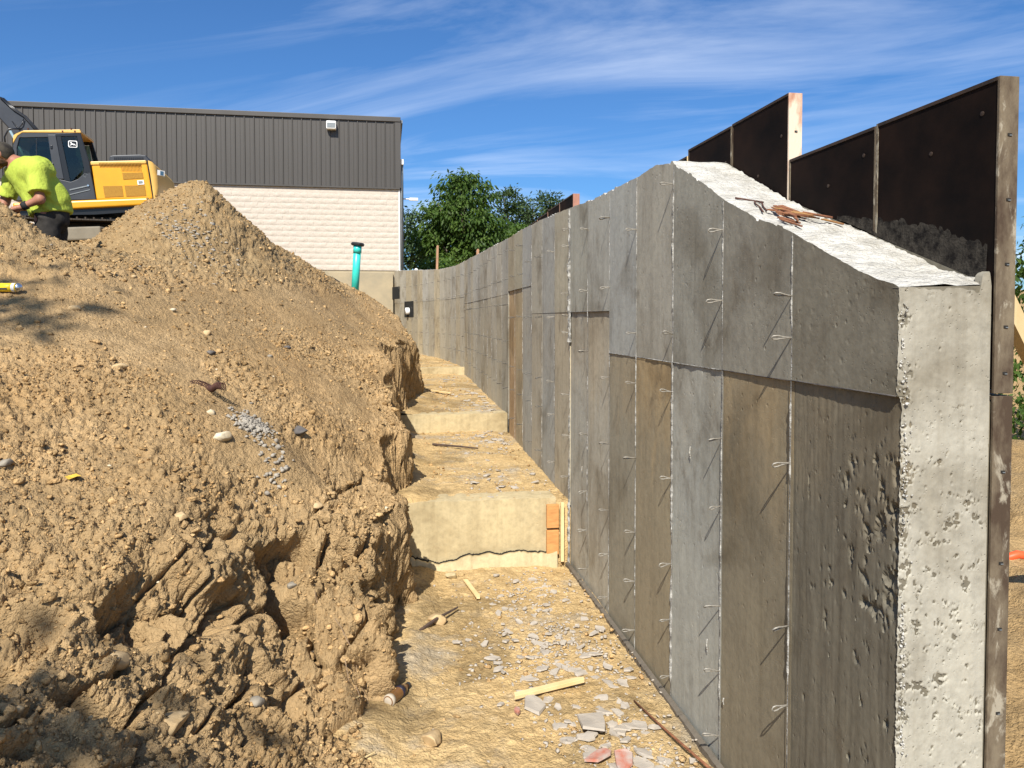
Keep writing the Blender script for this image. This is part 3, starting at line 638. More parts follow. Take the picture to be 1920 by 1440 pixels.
rows = {6: [2.795,2.319,1.845,1.199,.755,.445,.138], 5: [2.809,2.323,1.69,1.219,.747,.437,.13], 4: [2.658,2.012,1.695,1.223,.749,.436,.125], 3: [2.832,2.017,1.699,1.222,.749,.437,.121],
        2: [2.514,2.186,1.541,1.221,.745,.434,.122], 1: [2.188,2.027,1.54,.897,.582], 7: [2.86,2.72,2.32,2.12,1.98,1.45,1.1,.75]}
for i in range(1, nseg):
    a, b, d, nrm = seg_frame(i); ang = math.atan2(-d[0], d[1]); y = WY[i]
    zs = rows.get(i) or ([.76, 1.21, 1.51, 2.12, 2.72] if y < 8.5 else [.86, 1.21, 1.5, 2.12, 2.62, 2.95] if y < 10 else [1.19, 1.5, 1.81, 2.29, 2.62, 3.0] if y < 16.5 else [1.38, 1.72, 2.12, 2.62, 3.05])
    for z in zs:
        if z < float(top_z(y)) - .05: tie(WX[i], y, z, ang)
# splinters of grout hanging on the face
for (y, z, l) in ((3.75, 1.44, .06), (3.52, .53, .06), (5.95, .92, .05), (3.33, .33, .03)):
    sp = MB().tube([(0, 0, 0), (-.005, -.004, -l * .5), (-.003, -.008, -l)], [.003, .0035, .001], 5).build('grout_splinter', M_top, wall); sp.location = (1.552 - 1.7, y - 6, z)

# square openings left in the far end of the wall, with a pipe stub in the lower one
def opening(i0, t, z0, z1, wd):
    a, b, d, nrm = seg_frame(i0); c = a + (b - a) * t; p = c + nrm * .004
    m = MB(); h = wd / 2
    q = [(p[0] - d[0] * h, p[1] - d[1] * h), (p[0] + d[0] * h, p[1] + d[1] * h)]
    m.add([(q[0][0], q[0][1], z0), (q[1][0], q[1][1], z0), (q[1][0], q[1][1], z1), (q[0][0], q[0][1], z1)], [(0, 1, 2, 3)])
    return W0(m.build('wall_opening', M_void, wall)), p, nrm
opening(36, .75, 2.72, 3.10, .75)
_, p, nrm = opening(34, .5, 2.15, 2.62, 1.0)
pv = MB().tube([(p[0] - nrm[0] * .1, p[1] - nrm[1] * .1, 2.33), (p[0] + nrm[0] * .10, p[1] + nrm[1] * .10, 2.33)], .10, 14).build('drain_pipe_stub', M_white, None, smooth=True)
tag(pv, 'white drain pipe stub poking from the lower opening in the far wall', 'pipe')

# rubble and a thin screed strip along the wall foot
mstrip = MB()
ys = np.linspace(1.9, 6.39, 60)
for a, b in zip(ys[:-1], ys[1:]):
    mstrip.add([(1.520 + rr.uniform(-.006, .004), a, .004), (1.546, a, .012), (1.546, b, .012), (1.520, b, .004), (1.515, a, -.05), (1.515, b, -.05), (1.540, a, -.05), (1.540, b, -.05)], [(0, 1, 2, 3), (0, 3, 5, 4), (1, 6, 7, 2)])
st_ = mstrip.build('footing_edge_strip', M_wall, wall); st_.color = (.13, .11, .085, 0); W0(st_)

# ------------------------------------------------------------------ stepped footing
def footing(y, x0, x1, z0, z1, label, nx=90, nz=40, crack=False):
    X = np.repeat(np.linspace(x0, x1, nx)[None], nz, 0); Z = z0 + np.linspace(0, 1, nz)[:, None] * ((z1 + .006 * vn(P3(X[0] * 14, 0 * X[0], 0 * X[0]), 5)) - z0)[None]
    P = P3(X, 0 * X + y, Z); yy = y + .006 * fbm(P * 5, 4, .6, 310) + .002 * fbm(P * 50, 2, .6, 311)
    V = np.stack([P[:, 0], yy, P[:, 2]], 1)
    topr = V.reshape(nz, nx, 3)[-1]; bk = topr.copy(); bk[:, 1] += .28; md = topr.copy(); md[:, 1] += .02; md[:, 2] += .003
    VV = np.concatenate([V, topr, md, bk]); FF = np.concatenate([gridF(nz, nx), gridF(3, nx, nz * nx)])
    o = npmesh('footing_step', VV, FF, M_foot); tag(o, label, 'footing'); o.data.set_sharp_from_angle(angle=R(50))
    if crack:
        xs = np.linspace(x0, x1, 140); zc = .105 + .03 * fbm(P3(xs * 6, 0 * xs, 0 * xs), 4, .6, 320) + .018 * np.abs(vn(P3(xs * 19, 0 * xs, 0 * xs), 321)) - .05 * sstep(.75, .45, xs) * sstep(.2, .5, xs)
        Vc = np.concatenate([np.stack([xs, 0 * xs + y - .075, 0 * xs - .03], 1), np.stack([xs, 0 * xs + y - .055 + .006 * vn(P3(xs * 30, 0 * xs, 0 * xs), 4), zc - .012], 1), np.stack([xs, 0 * xs + y - .035, zc], 1), np.stack([xs, 0 * xs + y - .032, zc - .05], 1)])
        ap = npmesh('broken_apron', Vc, gridF(4, 140), M_foot, o, smooth=False); ap['label'] = 'crumbled lower lip below a jagged crack'
        vd = MB(); 
        for k in range(139): vd.add([(xs[k], y - .009, zc[k] - .02), (xs[k + 1], y - .009, zc[k + 1] - .02), (xs[k + 1], y - .009, zc[k + 1] + .010 * rr.random()), (xs[k], y - .009, zc[k] + .003)], [(0, 1, 2, 3)])
        vd.build('crack', M_void, o)
    return o
footing(6.41, .05, 1.44, -.05, .565, 'tan concrete footing step with a jagged crack, nearest of three', crack=True)
footing(10.14, .05, 1.61, .55, .835, 'low concrete footing step, middle one of three', 70, 20)
footing(16.79, .1, 1.73, .8, 1.035, 'thin curved concrete footing step, farthest of three', 50, 12)

# ------------------------------------------------------------------ steel-framed form panels behind the wall
FXI = 1.8745; FD = .068
def concrete_form(y0, y1, z0, z1, label, edge=None, slots=(), end=False):
    t = empty('concrete_form', (FXI, y0, z0)); tag(t, label, 'concrete form', 'form panels standing behind the wall')
    L = y1 - y0; H = z1 - z0; edge = edge or M_form_edge
    MB().box(.003, .016, .012, L - .012, .012, H - .012).build('plywood_face', M_form_face, t)
    m = MB(); m.box(0, FD, 0, .011, .0, H).build('end_rail', edge, t, bevel=.002)
    MB().box(0, FD, L - .012, L - .001, .0, H).build('end_rail', M_form_edge, t)
    MB().box(-.001, FD - .002, .011, L - .012, H - .012, H).build('top_rail', M_steel_dark, t)
    MB().box(.001, FD - .002, .011, L - .012, 0, .010).build('bottom_rail', M_steel_dark, t)
    for k in range(1, max(2, int(H / .3))): MB().box(.0165, FD - .004, .011, L - .012, H * k / max(2, int(H / .3)) - .006, H * k / max(2, int(H / .3)) + .006).build('stiffener', M_steel_dark, t)
    for z in slots:
        MB().box(.029, .043, -.0025, -.0005, z - z0 - .004, z - z0 + .004).build('slot', M_slot, t)
        MB().box(.034, .043, -.004, -.0026, z - z0 - .0035, z - z0 - .001).build('slot_plate', M_trim_grey, t)
    for (a, b) in ((.12, .9), (.5, .82), (.82, .55), (.3, .3)):
        MB().lathe([(.008, 0), (.008, .002), (.003, .003)], 8, M=Matrix.Translation((.003, L * a, H * b)) @ Matrix.Rotation(R(-90), 4, 'Y')).build('rivet', M_steel_dark, t)
    return t
concrete_form(2.118, 2.725, 1.866, 2.85, 'tall black form panel with brown slotted end rail, nearest upper one', slots=(2.67, 2.47, 2.27, 2.075, 1.93), end=True)
concrete_form(2.727, 3.375, 1.866, 2.845, 'black form panel between the nearest one and the taller pale-edged one')
concrete_form(3.38, 3.985, 1.3, 3.16, 'black form panel raised above its neighbour, with a pale peeling end rail', edge=M_form_pale, slots=(2.98,))
concrete_form(3.99, 4.60, 1.3, 3.155, 'dark form panel second behind the pale rail, rising over the wall crest')
concrete_form(4.61, 5.2, 1.3, 3.12, 'dark form panel just peeking over the wall crest', edge=M_wood)
concrete_form(2.118, 2.725, -.9, 1.858, 'long brown edged form panel under the nearest upper panel', slots=(1.62, 1.33, 1.12, .85, .6, .33, .1))
concrete_form(2.727, 3.375, -.6, 1.858, 'lower form panel hidden behind the wall end')
concrete_form(7.58, 8.19, 1.6, 3.36, 'reddish form panel standing up behind the wall, nearest of the far pair', edge=M_form_red)
for k in range(3): concrete_form(8.195 + .615 * k, 8.80 + .615 * k, 1.6, 3.355 - .012 * k, ['brown form panel behind the wall, right after the red edged one', 'brown form panel behind the wall, middle of the far row', 'brown form panel last in the far row, lowest above the wall'][k], edge=M_form_red)
# a grey skim of splashed concrete on the black face
xs = np.linspace(2.16, 2.98, 90); 
Vs = []
for r_ in range(8):
    q = r_ / 7; zz_ = top_z(xs) - .01 + (.02 + q * (.07 + .10 * sstep(2.85, 2.4, xs)) * (1 - sstep(2.75, 3.0, xs) * .7)); zz_ += .012 * vn(P3(xs * 5, 0 * xs, 0 * xs), 3) * q
    Vs.append(np.stack([1.8755 - .004 * (1 - q) * (.4 + .8 * np.abs(vn(P3(xs * 30, 0 * xs + r_ * 3, 0 * xs), 9))) + .0035 * q ** .5, xs, zz_], 1))
M_skim = simple('concrete_skim', (.048, .041, .032), (.008, .0065, .0055), 24., .9, 0., .6, .006, .15, (1, 1, 1), .4, .62)
tag(npmesh('concrete_smear', np.concatenate(Vs), gridF(8, 90), M_skim), 'thin grey concrete smear on the black form above the wall top', 'concrete smear')

# lumber brace and things right of the wall
br = MB().prism([(-.02, -.045), (.02, -.045), (.02, .045), (-.02, .045)], 0, 1.6, axis=1).build('lumber_brace', M_wood); br.location = (2.34, 2.62, 2.2); br.rotation_euler = (R(-38), 0, R(-62)); tag(br, 'pale lumber brace leaning against the back of the forms', 'lumber brace')
og = empty('hose_coupling', (3.95, 4.10, .60)); tag(og, 'orange hose end with yellow coupling on the soil right of the wall', 'hose coupling')
MB().tube([(-.25, .05, .0), (-.12, .02, .05), (0, 0, .03)], .026, 10).build('hose', M_orange, og, smooth=True)
MB().tube([(0, 0, .03), (.09, -.01, .0)], .045, 10).build('coupling', M_yellow, og, bevel=.004)

# ------------------------------------------------------------------ the building
bd = empty('metal_sided_building', (.52, 26.45, 3.7)); tag(bd, 'flat roofed building with dark ribbed metal siding over pale split-face block', 'building')
BXL = -16.0
def loc(o): return o
# walls behind the cladding (butted, set back)
MB().box(BXL, -.03, .05, 9., -.6, 5.15).build('wall', M_blockjoint, bd)
pm = MB(); wd = .302
pr_ = [(0, 0), (.012, -.032), (.038, -.032), (.050, 0), (.150, 0), (.156, -.006), (.166, -.006), (.172, 0), (wd - .001, 0)]
n = len(pr_); pm.add([(-x, y, z) for z in (0, 2.20) for x, y in pr_], [(i, i + 1, i + 1 + n, i + n) for i in range(n - 1)])
p0 = pm.build('siding_panel', M_metal, bd); p0.location = (-.16, -.05, 2.815)
for k in range(1, 51): copy_obj(p0, bd, (-.16 - wd * k, -.05, 2.815))
MB().box(BXL, .03, -.115, .0, 5.015, 5.17).build('parapet_cap', M_metal, bd, bevel=.01)
MB().box(BXL, .0, -.10, -.0, 2.765, 2.813).build('siding_flashing', M_metal, bd)
MB().box(-.158, .03, -.09, .04, 2.815, 5.013).build('corner_trim', M_metal, bd)
MB().box(BXL, .0, -.015, .04, 2.60, 2.762).build('top_band', M_block, bd)
# split-face blocks
bms = []
for s in range(6):
    nx, nz = 9, 5; X, Z = np.meshgrid(np.linspace(.001, .399, nx), np.linspace(.001, .182, nz)); P = P3(X + s * 3, 0 * X, Z)
    e = np.ones((nz, nx)); e[0] = .6; e[-1] = .75
    Y = -(.006 + .020 * (fbm(P * np.array([26, 26, 48.]), 3, .65, 400 + s) * .5 + .5).reshape(nz, nx) + .016 * RNG.uniform(0, 1, (nz, nx))) * e
    V = P3(X, Y, Z); o_ = npmesh('block', V, gridF(nz, nx), M_block, bd, smooth=False); bms.append(o_)
used = set(); rest = []
CH = .1835
for c in range(14):
    x = -.045 - .4 + (.2 if c % 2 else 0)
    while x > BXL:
        s = rr.randrange(6); L_ = (x, -.002, .03 + c * CH)
        if x + .4 > -.04:
            h_ = copy_obj(bms[s], bd, (x, -.002, .03 + c * CH), None, (.5, 1, 1)); h_.location[0] = x
            x -= .4; continue
        if x > -7.7:
            o_ = bms[s] if s not in used else copy_obj(bms[s], bd); used.add(s); o_.location = L_
        else: rest.append((s, L_))
        x -= .4
nvb = 45; VV = np.concatenate([np.array([v.co[:] for v in bms[s].data.vertices]) + np.array(l) for s, l in rest]); FF = np.concatenate([gridF(5, 9, k * nvb) for k in range(len(rest))])
tag(npmesh('block_courses', VV, FF, M_block, bd, smooth=False), kind='stuff')
MB().box(-.045, .0, -.03, .03, -.1, 2.76).build('corner_board', M_white, bd, bevel=.006)
MB().tube([(.05, .04, 0.0), (.05, .04, 2.9), (.045, .06, 3.4)], .045, 10).build('downspout', M_trim_grey, bd, smooth=True)
MB().box(.0, .12, .12, 9., -.3, 3.75).build('side_wall', M_trim_grey, bd)
MB().box(.03, .13, .03, .30, 3.62, 3.80).build('gutter_end', M_white, bd, bevel=.01)
MB().tube([(.12, .4, 2.52), (.55, .4, 2.52)], .022, 8).box(.33, .62, .34, .46, 2.47, 2.56).build('wall_lamp_arm', M_white, bd)
lf = MB().box(-2.40, -2.08, -.30, -.085, 4.65, 4.92).build('wall_light', M_white, bd, bevel=.03); lf['label'] = 'white boxy floodlight on the dark siding'
MB().box(-2.37, -2.11, -.306, -.302, 4.69, 4.85).build('light_lens', M_trim_grey, bd)
MB().box(BXL, .1, .0, 9., 5.0, 5.10).build('roof', M_trim_grey, bd)
fo = MB().box(-1.75, .26, 24.75, 25.05, 1.2, 3.56).build('foundation_wall', M_found, bevel=.01); tag(fo, 'tan concrete foundation wall between the soil and the far wall end', 'foundation')
fl_ = MB().box(-2.0, .6, 25.06, 26.5, 3.2, 3.62).build('foundation_ledge', M_found); tag(fl_, 'tan concrete ledge along the base of the building', 'ledge')

# ------------------------------------------------------------------ trees
def leaf_cloud(name, blobs, n, size, mat_, parent, seed, droop=.5, aspect=2.2, shell=.55, clump=26, csize=.3):
    rg = np.random.default_rng(seed); blobs = np.array(blobs, float)
    wts = (blobs[:, 3] * blobs[:, 4]) ** 1.0; wts /= wts.sum()
    nc = n // clump; b = rg.choice(len(blobs), nc, p=wts)
    d = rg.normal(size=(nc, 3)); d /= np.linalg.norm(d, axis=1, keepdims=True); rad = shell + (1 - shell) * rg.uniform(0, 1, nc) ** .6
    rad *= rg.uniform(.85, 1.15, nc)
    cen = blobs[b, :3] + d * rad[:, None] * np.stack([blobs[b, 3], blobs[b, 3], blobs[b, 4]], 1)
    cs = csize * rg.uniform(.55, 1.35, nc)
    p = np.repeat(cen, clump, 0) + rg.normal(size=(nc * clump, 3)) * np.repeat(cs, clump)[:, None] * np.array([1, 1, .55]) * .6
    m = len(p); out = p - np.repeat(cen, clump, 0); out[:, 2] -= droop * .2; out += rg.normal(size=(m, 3)) * .12; out[:, 2] -= droop * np.linalg.norm(out[:, :2], axis=1)
    out /= np.linalg.norm(out, axis=1, keepdims=True) + 1e-9
    sd_ = np.cross(out, rg.normal(size=(m, 3)) * .5 + np.array([0, 0, 1.])); sd_ /= np.linalg.norm(sd_, axis=1, keepdims=True) + 1e-9
    s = size * rg.uniform(.6, 1.4, m)[:, None]
    V = np.stack([p, p + out * s * .5 + sd_ * s / aspect * .5, p + out * s, p + out * s * .5 - sd_ * s / aspect * .5], 1).reshape(-1, 3)
    F = np.arange(m * 4).reshape(-1, 4)
    var = np.repeat(np.clip(np.repeat(rg.uniform(.15, .85, nc), clump) + rg.normal(0, .18, m), 0, 1), 4)
    return npmesh(name, V, F, mat_, parent, smooth=False, attr=var)
def tree(name, base, blobs, label, n, size, lm, seed, group=None, trunk_r=.16, limbs=True, **kw):
    t = empty(name, base); tag(t, label, 'tree' if 'shrub' not in name else 'shrub', group)
    rg = random.Random(seed); bl = sorted(blobs, key=lambda q: q[2])
    topb = max(blobs, key=lambda q: q[2] + q[4]); m = MB()
    H_ = topb[2]
    m.tube([(0, 0, -.4), (.05, 0, H_ * .25), (-.04 + topb[0] * .3, topb[1] * .3, H_ * .55), (topb[0] * .8, topb[1] * .8, H_)], [trunk_r * 1.2, trunk_r, trunk_r * .7, trunk_r * .2], 9)
    tr = m.build('trunk', M_bark, t, smooth=True)
    if limbs:
        for q in bl:
            for j in range(2):
                e = Vector((q[0] + rg.uniform(-.5, .5) * q[3], q[1] + rg.uniform(-.5, .5) * q[3], q[2] + rg.uniform(0, .5) * q[4])); s0 = Vector((e.x * .12, e.y * .12, min(e.z * .55, H_ * .6)))
                mid = (s0 + e) / 2 + Vector((0, 0, -.15 * (e - s0).length + .1))
                MB().tube([s0, mid, e], [trunk_r * .45, trunk_r * .3, trunk_r * .08], 6).build('limb', M_bark, t, smooth=True)
    leaf_cloud('crown', blobs, n, size, lm, t, seed, **kw)
    return t
# base positions: behind the building's end and beyond the wall
tree('walnut_tree', (3.7, 36, 3.2), [(-.2, 0, 4.9, .9, .85), (.75, .2, 4.6, .65, .8), (-1.05, 0, 3.9, .8, .75), (-.1, -.4, 3.5, 1.1, .95), (1.0, 0, 3.5, .8, .8), (-.8, .3, 2.4, 1.1, .8), (.6, -.3, 2.2, 1.1, .8), (1.6, .3, 2.3, .8, .7), (-1.5, .5, 2.6, .7, .8)],
     'broad leafy green tree right of the building corner', 15500, .20, M_leaf1, 21, trunk_r=.17, csize=.46, shell=.35, droop=.8, clump=52)
tree('dark_tree', (2.0, 42, 3.2), [(0, 0, 3.4, 1.5, 1.8), (1.2, 0, 2.4, 1.4, 1.3), (-1.2, 0, 2.6, 1.3, 1.4)], 'dark tree half hidden behind the building corner', 6500, .22, M_leaf2, 22, csize=.4)
tree('leafy_tree', (7.2, 43, 3.2), [(0, 0, 3.0, 1.3, 1.3), (-1.2, 0, 2.0, 1.2, 1.1), (1.3, 0, 2.0, 1.3, 1.1), (.2, -.3, 1.3, 1.6, .9)], 'rounded green tree just right of the broad one, over the wall', 8000, .20, M_leaf3, 23, csize=.36, shell=.4)
for j, (x, y, h, lab) in enumerate(((8.3, 52, 7.6, 'dark bushy tree top over the wall, leftmost of three'), (9.9, 53, 7.3, 'dark bushy tree top over the wall, middle of three'), (11.6, 54, 7.9, 'dark bushy tree top over the wall, rightmost of three'))):
    tree('evergreen_tree', (x, y, 3.2), [(0, 0, h - .7, .8, .9), (.25, 0, h - 1.8, 1.15, 1.2), (-.5, .2, h - 3.2, 1.4, 1.2), (.6, 0, h - 3.6, 1.3, 1.3)], lab, 6500, .22, M_leaf2, 30 + j, 'dark trees far behind the wall', csize=.30, shell=.4, droop=.0)
for j, (x, y, r, lab) in enumerate(((2.3, 31.5, .9, 'low green shrub beside the building corner'), (4.2, 31.0, .95, 'low green shrub behind the wooden stake'), (5.6, 31.5, 1.0, 'low green shrub behind the rising wall top'))):
    tree('green_shrub', (x, y, 3.2), [(0, 0, .75, r, .75), (.5, .1, .55, r * .8, .6), (-.5, 0, .6, r * .8, .6)], lab, 3200, .15, M_leaf3, 40 + j, 'low shrubs beyond the wall', trunk_r=.05, limbs=False, csize=.26)
tree('roadside_tree', (12.6, 12.6, -.9), [(0, 0, 3.9, 1.3, 1.3), (1.6, -1.2, 4.2, 1.3, 1.4), (0, 0, 2.0, 1.3, 1.3), (.9, -.6, 1.3, 1.3, 1.1), (-.9, .5, 1.0, 1.2, .9), (1.6, -1.2, 2.3, 1.3, 1.4), (0, 0, .5, 1.5, .6)], 'leafy green tree at the far right behind the form panel', 9000, .13, M_leaf1, 51, csize=.3, shell=.35)
tree('roadside_tree', (17, 11, 1.2), [(0, 0, 3.0, 1.8, 1.8), (1.5, -1, 2, 1.6, 1.5), (-1.4, .6, 1.6, 1.5, 1.4)], 'tall tree out past the right edge of the view', 4000, .18, M_leaf3, 52, csize=.4)
tree('shade_tree', (-8.4, -4.2, .3), [(-6.2 + 8.4, 1.8, 10.1, 1.35, .5), (-7.6 + 8.4, 1.4, 9.4, 1.6, 1.2), (-3.75 + 8.4, -.7, 7.9, .62, .5), (-5.2 + 8.4, -.8, 8.4, .8, .6), (0, 0, 8.2, 2.0, 1.8)], 'tall unseen tree behind the viewer, added to shade the left of the bank', 6500, .24, M_leaf1, 61, csize=.35, shell=.1)  # unseen tree; crown blobs placed to throw shade on the bank

# ------------------------------------------------------------------ the excavator
EXY = (-6.24, 18.86, 3.53)
ex_ = empty('excavator', EXY, R(4.5)); tag(ex_, 'yellow tracked excavator with black cab parked behind the dirt pile', 'excavator')
def E(px, py): return (1.584e-6 * px * px + .010474 * px - 2.1936, (598 - py) * (17.067 + .002557 * px) / 1442 - 1.43)   # side-elevation units to metres
def EP(*pts): return [E(*p) for p in pts]
M_yel = simple('machine_yellow', (.68, .32, .012), (.62, .28, .012), 2., .34, 0., .02, .001, .5)
M_yelp = simple('machine_yellow_pale', (.68, .42, .11), (.62, .36, .08), 3., .4, 0., .02, .001, .5)
M_mesh = simple('screen_mesh', (.36, .19, .025), (.28, .14, .02), 60., .8, 0., .3, .002)
M_cab = simple('cab_charcoal', (.020, .023, .029), (.028, .032, .04), 3., .45, .1, .03, .001, .5)
M_cabblk = mat('cab_black', (.008, .008, .009), .3, 0., .5)[0]
M_boom = simple('boom_charcoal', (.018, .021, .028), (.026, .029, .037), 3., .4, .1, .05, .002, .5)
M_track = simple('track_steel', (.035, .030, .026), (.085, .065, .045), 9., .8, .2, .4, .004)
M_chrome = mat('bright_metal', (.7, .7, .7), .25, 1.)[0]
def glass_mat():
    m = bpy.data.materials.new('tinted_glass'); m.use_nodes = True; n = m.node_tree; n.nodes.clear()
    t = nd(n, 'ShaderNodeBsdfTransparent', {'Color': (.42, .52, .46, 1)}); g = nd(n, 'ShaderNodeBsdfGlossy', {'Color': (.8, .85, .85, 1), 'Roughness': .03})
    fr = nd(n, 'ShaderNodeFresnel', {'IOR': 1.5}); mx = nd(n, 'ShaderNodeMixShader', {0: fr.outputs[0], 1: t.outputs[0], 2: g.outputs[0]})
    nd(n, 'ShaderNodeOutputMaterial', {'Surface': mx.outputs[0]}); return m
M_glass = glass_mat()
def part(name, poly, y0, y1, m, bevel=.0, parent=None, seg=2): return MB().prism(poly, y0, y1).build(name, m, parent or ex_, bevel=bevel, seg=seg)
# engine house, counterweight, side beam
hood = part('engine_hood', EP((175, 306), (279, 303), (290, 374), (184, 376)), .02, 2.55, M_yel, .03)
part('hood_shoulder', EP((174, 305), (278, 302.5), (279, 309), (175, 312)), -.005, .10, M_yelp, .02)
# rounded counterweight
cwp = []
for k in range(15):
    a = k / 14
    cwp.append(a)
m = MB(); rowsz = [(303, 280, 303, .0), (304.5, 280, 309, .0), (312, 281, 315, 0), (330, 284, 319, 0), (352, 287, 321, 0), (376, 290, 318, 0), (383, 291, 314, 0)]
V = []; nn = 15
for (py, xl, xr, _) in rowsz:
    z = E((xl + xr) / 2, py)[1]; a0 = E(xl, py)[0] + .015; a1 = E(xr, py)[0] - .24; rr_ = min(.15, a1 - a0)
    ring = [(a0, .03)]
    for k in range(7): q = math.pi / 2 * k / 6; ring.append((a1 - rr_ + rr_ * math.sin(q), .03 + rr_ - rr_ * math.cos(q)))
    ring += [(a1, 1.3)]
    for k in range(6): q = math.pi / 2 * k / 5; ring.append((a1 - rr_ + rr_ * math.cos(q), 2.52 - rr_ + rr_ * math.sin(q)))
    V += [(x, y, z) for x, y in ring]; nn = len(ring)
F = [(i * nn + j, i * nn + j + 1, (i + 1) * nn + j + 1, (i + 1) * nn + j) for i in range(len(rowsz) - 1) for j in range(nn - 1)] + [tuple(range(nn - 1, -1, -1)), tuple((len(rowsz) - 1) * nn + j for j in range(nn))]
m.add(V, F); m.build('counterweight', M_yelp, ex_, smooth=True).data.set_sharp_from_angle(angle=R(45))
part('panel_gap', EP((279.3, 303), (280.6, 303), (291.5, 384), (290, 384)), .028, .2, M_cabblk)
part('side_beam', EP((28, 382), (134, 378), (286, 372), (287, 378), (285, 386), (136, 394), (30, 396)), -.04, .25, M_yel, .045, seg=3)
part('underframe', EP((28, 394), (136, 392.5), (284, 384), (292, 388), (280, 396), (180, 403), (28, 405)), .05, 2.5, M_cabblk)
# louvres and screens (set proud of the hood side)
for k in range(30): part('louvre', EP((190.5 + k * 2.62, 307.6), (191.6 + k * 2.62, 307.6), (192 + k * 2.62, 313), (190.9 + k * 2.62, 313)), -.022, .01, M_mesh)
for k in range(15): part('louvre', EP((231.5 + k * 2.55, 316.3), (232.7 + k * 2.55, 316.3), (233.6 + k * 2.55, 323), (232.4 + k * 2.55, 323)), .012, .03, M_mesh)
for q in (((233, 326), (271, 325), (273, 336), (235, 338.5)), ((197, 350.5), (232.5, 350), (235, 370), (200, 371.5)), ((237, 349.5), (275, 349), (277.5, 368.5), (240, 370)), ): part('screen', EP(*q), .010, .03, M_mesh, .003)
part('service_decal', EP((261, 340), (273, 339.3), (274.2, 347.3), (262, 348)), .006, .012, M_white); part('decal_print', EP((263, 341.5), (271, 341), (272, 345.5), (264, 346.5)), .003, .005, M_trim_grey)
tdx, tdz = E(306, 325)
td = MB().box(-.085, .085, -.004, .0, -.06, .06).build('tail_decal', M_white, ex_); td.location = (tdx - .02, .098, tdz); td.rotation_euler = (0, R(2), R(38))
td2 = MB().box(-.02, .06, -.008, -.005, -.05, .045).build('decal_print', mat('decal_blue', (.06, .13, .2), .4)[0], td)
# grille on top of the hood
part('top_grille', EP((205, 308), (208, 293), (214, 291.5), (264, 290), (276, 291.5), (285, 304)), .12, 1.6, M_cab, .02)
for k in range(16): part('grille_slot', EP((216.5 + 3.5 * k, 295.6), (218.6 + 3.5 * k, 295.6), (218.6 + 3.5 * k, 300.4), (216.5 + 3.5 * k, 300.4)), .112, .13, M_cabblk)
part('work_light', EP((205.5, 305), (206.5, 298.5), (209.5, 298), (210, 304.5)), .25, .32, M_white, .008)
MB().tube([(E(197, 305)[0], .3, E(197, 305)[1]), (E(199.5, 297)[0], .3, E(199.5, 297)[1])], .008, 6).build('mirror_stalk', M_cabblk, ex_)
# cab: open frame of posts around tinted glass, so one looks through
CW = 1.0
def cabside(y, dep):
    part('cab_lower_panel', EP((30, 378), (30, 352), (97, 352), (108, 336), (137, 343), (150, 338), (165, 325), (174, 322), (184, 376)), y, y + dep, M_cab, .012)
    part('cab_front_post', EP((30, 353), (31, 275), (39, 258), (48, 252), (51, 254), (43, 262), (38, 280), (38, 353)), y, y + dep, M_cab, .006)
    part('cab_middle_post', EP((96, 256), (111, 256), (125, 338), (106, 338), (104, 318)), y - .012, y + dep, M_cab, .01)
    part('cab_rear_post', EP((110, 254), (156, 252), (171, 303), (176, 326), (160, 330), (162, 317), (150, 258.5), (112, 259)), y, y + dep, M_cabblk, .006)
    part('cab_top_rail', EP((45, 252), (156, 250), (157, 256), (100, 260), (41, 261)), y + .001, y + dep, M_cab, .006)
    part('cab_quarter_fill', EP((112, 259), (120, 259), (136, 341), (125, 340)), y + .002, y + dep - .004, M_cabblk)
cabside(.0, .06); cabside(CW - .06, .06)
part('side_glass', EP((37, 281), (43, 260), (97, 259), (107, 338), (97, 354), (37, 354)), .028, .034, M_glass)
part('rear_side_glass', EP((112, 258), (150, 258), (162, 318), (137, 343), (125, 339)), .024, .030, M_glass)
part('glass_divider', EP((73.6, 259), (75.2, 259), (73.4, 352), (71.8, 352)), .018, .027, M_cabblk)
part('side_glass', EP((37, 281), (43, 260), (150, 259), (160, 338), (37, 354)), CW - .034, CW - .028, M_glass)
part('cab_roof', EP((32, 258), (37, 253), (51, 248), (156, 246), (158.5, 252), (156, 252.5), (49, 252), (40, 258), (34, 268), (31, 272)), -.012, CW + .01, M_yelp, .012)
part('cab_floor', EP((32, 366), (180, 366), (184, 375), (32, 378)), .06, CW - .06, M_cabblk)
part('cab_back_panel', EP((160, 300), (171, 303), (184, 375), (168, 375)), .06, CW - .06, M_cabblk)
part('operator_seat', EP((112, 352), (118, 330), (130, 300), (142, 302), (140, 332), (150, 345), (148, 362), (112, 364)), .3, .72, M_cabblk, .04)
part('headrest', EP((131, 290), (143, 291), (141, 302), (130, 300)), .38, .64, M_cabblk, .03)
part('control_console', EP((70, 345), (92, 332), (98, 352), (90, 366), (70, 366)), .2, .8, M_cabblk, .02)
part('armrest_bar', EP((112, 296), (160, 295.2), (160, 297), (112, 297.6)), .5, .53, M_cabblk)
part('armrest_bar', EP((112, 308), (161, 306), (161, 308.5), (112, 310)), .5, .53, M_cabblk)
part('door_trim', EP((135, 357), (171, 349), (171.5, 351), (135.5, 359.2)), -.014, .002, M_trim_grey); part('door_trim', EP((135, 366), (173, 357), (173.4, 358.3), (135.4, 367.5)), -.012, .002, M_trim_grey)
hx, hz = E(170, 350); MB().lathe([(.02, 0), (.02, .012)], 10, M=Matrix.Translation((hx, -.012, hz)) @ Matrix.Rotation(R(90), 4, 'X')).build('door_handle', M_chrome, ex_)
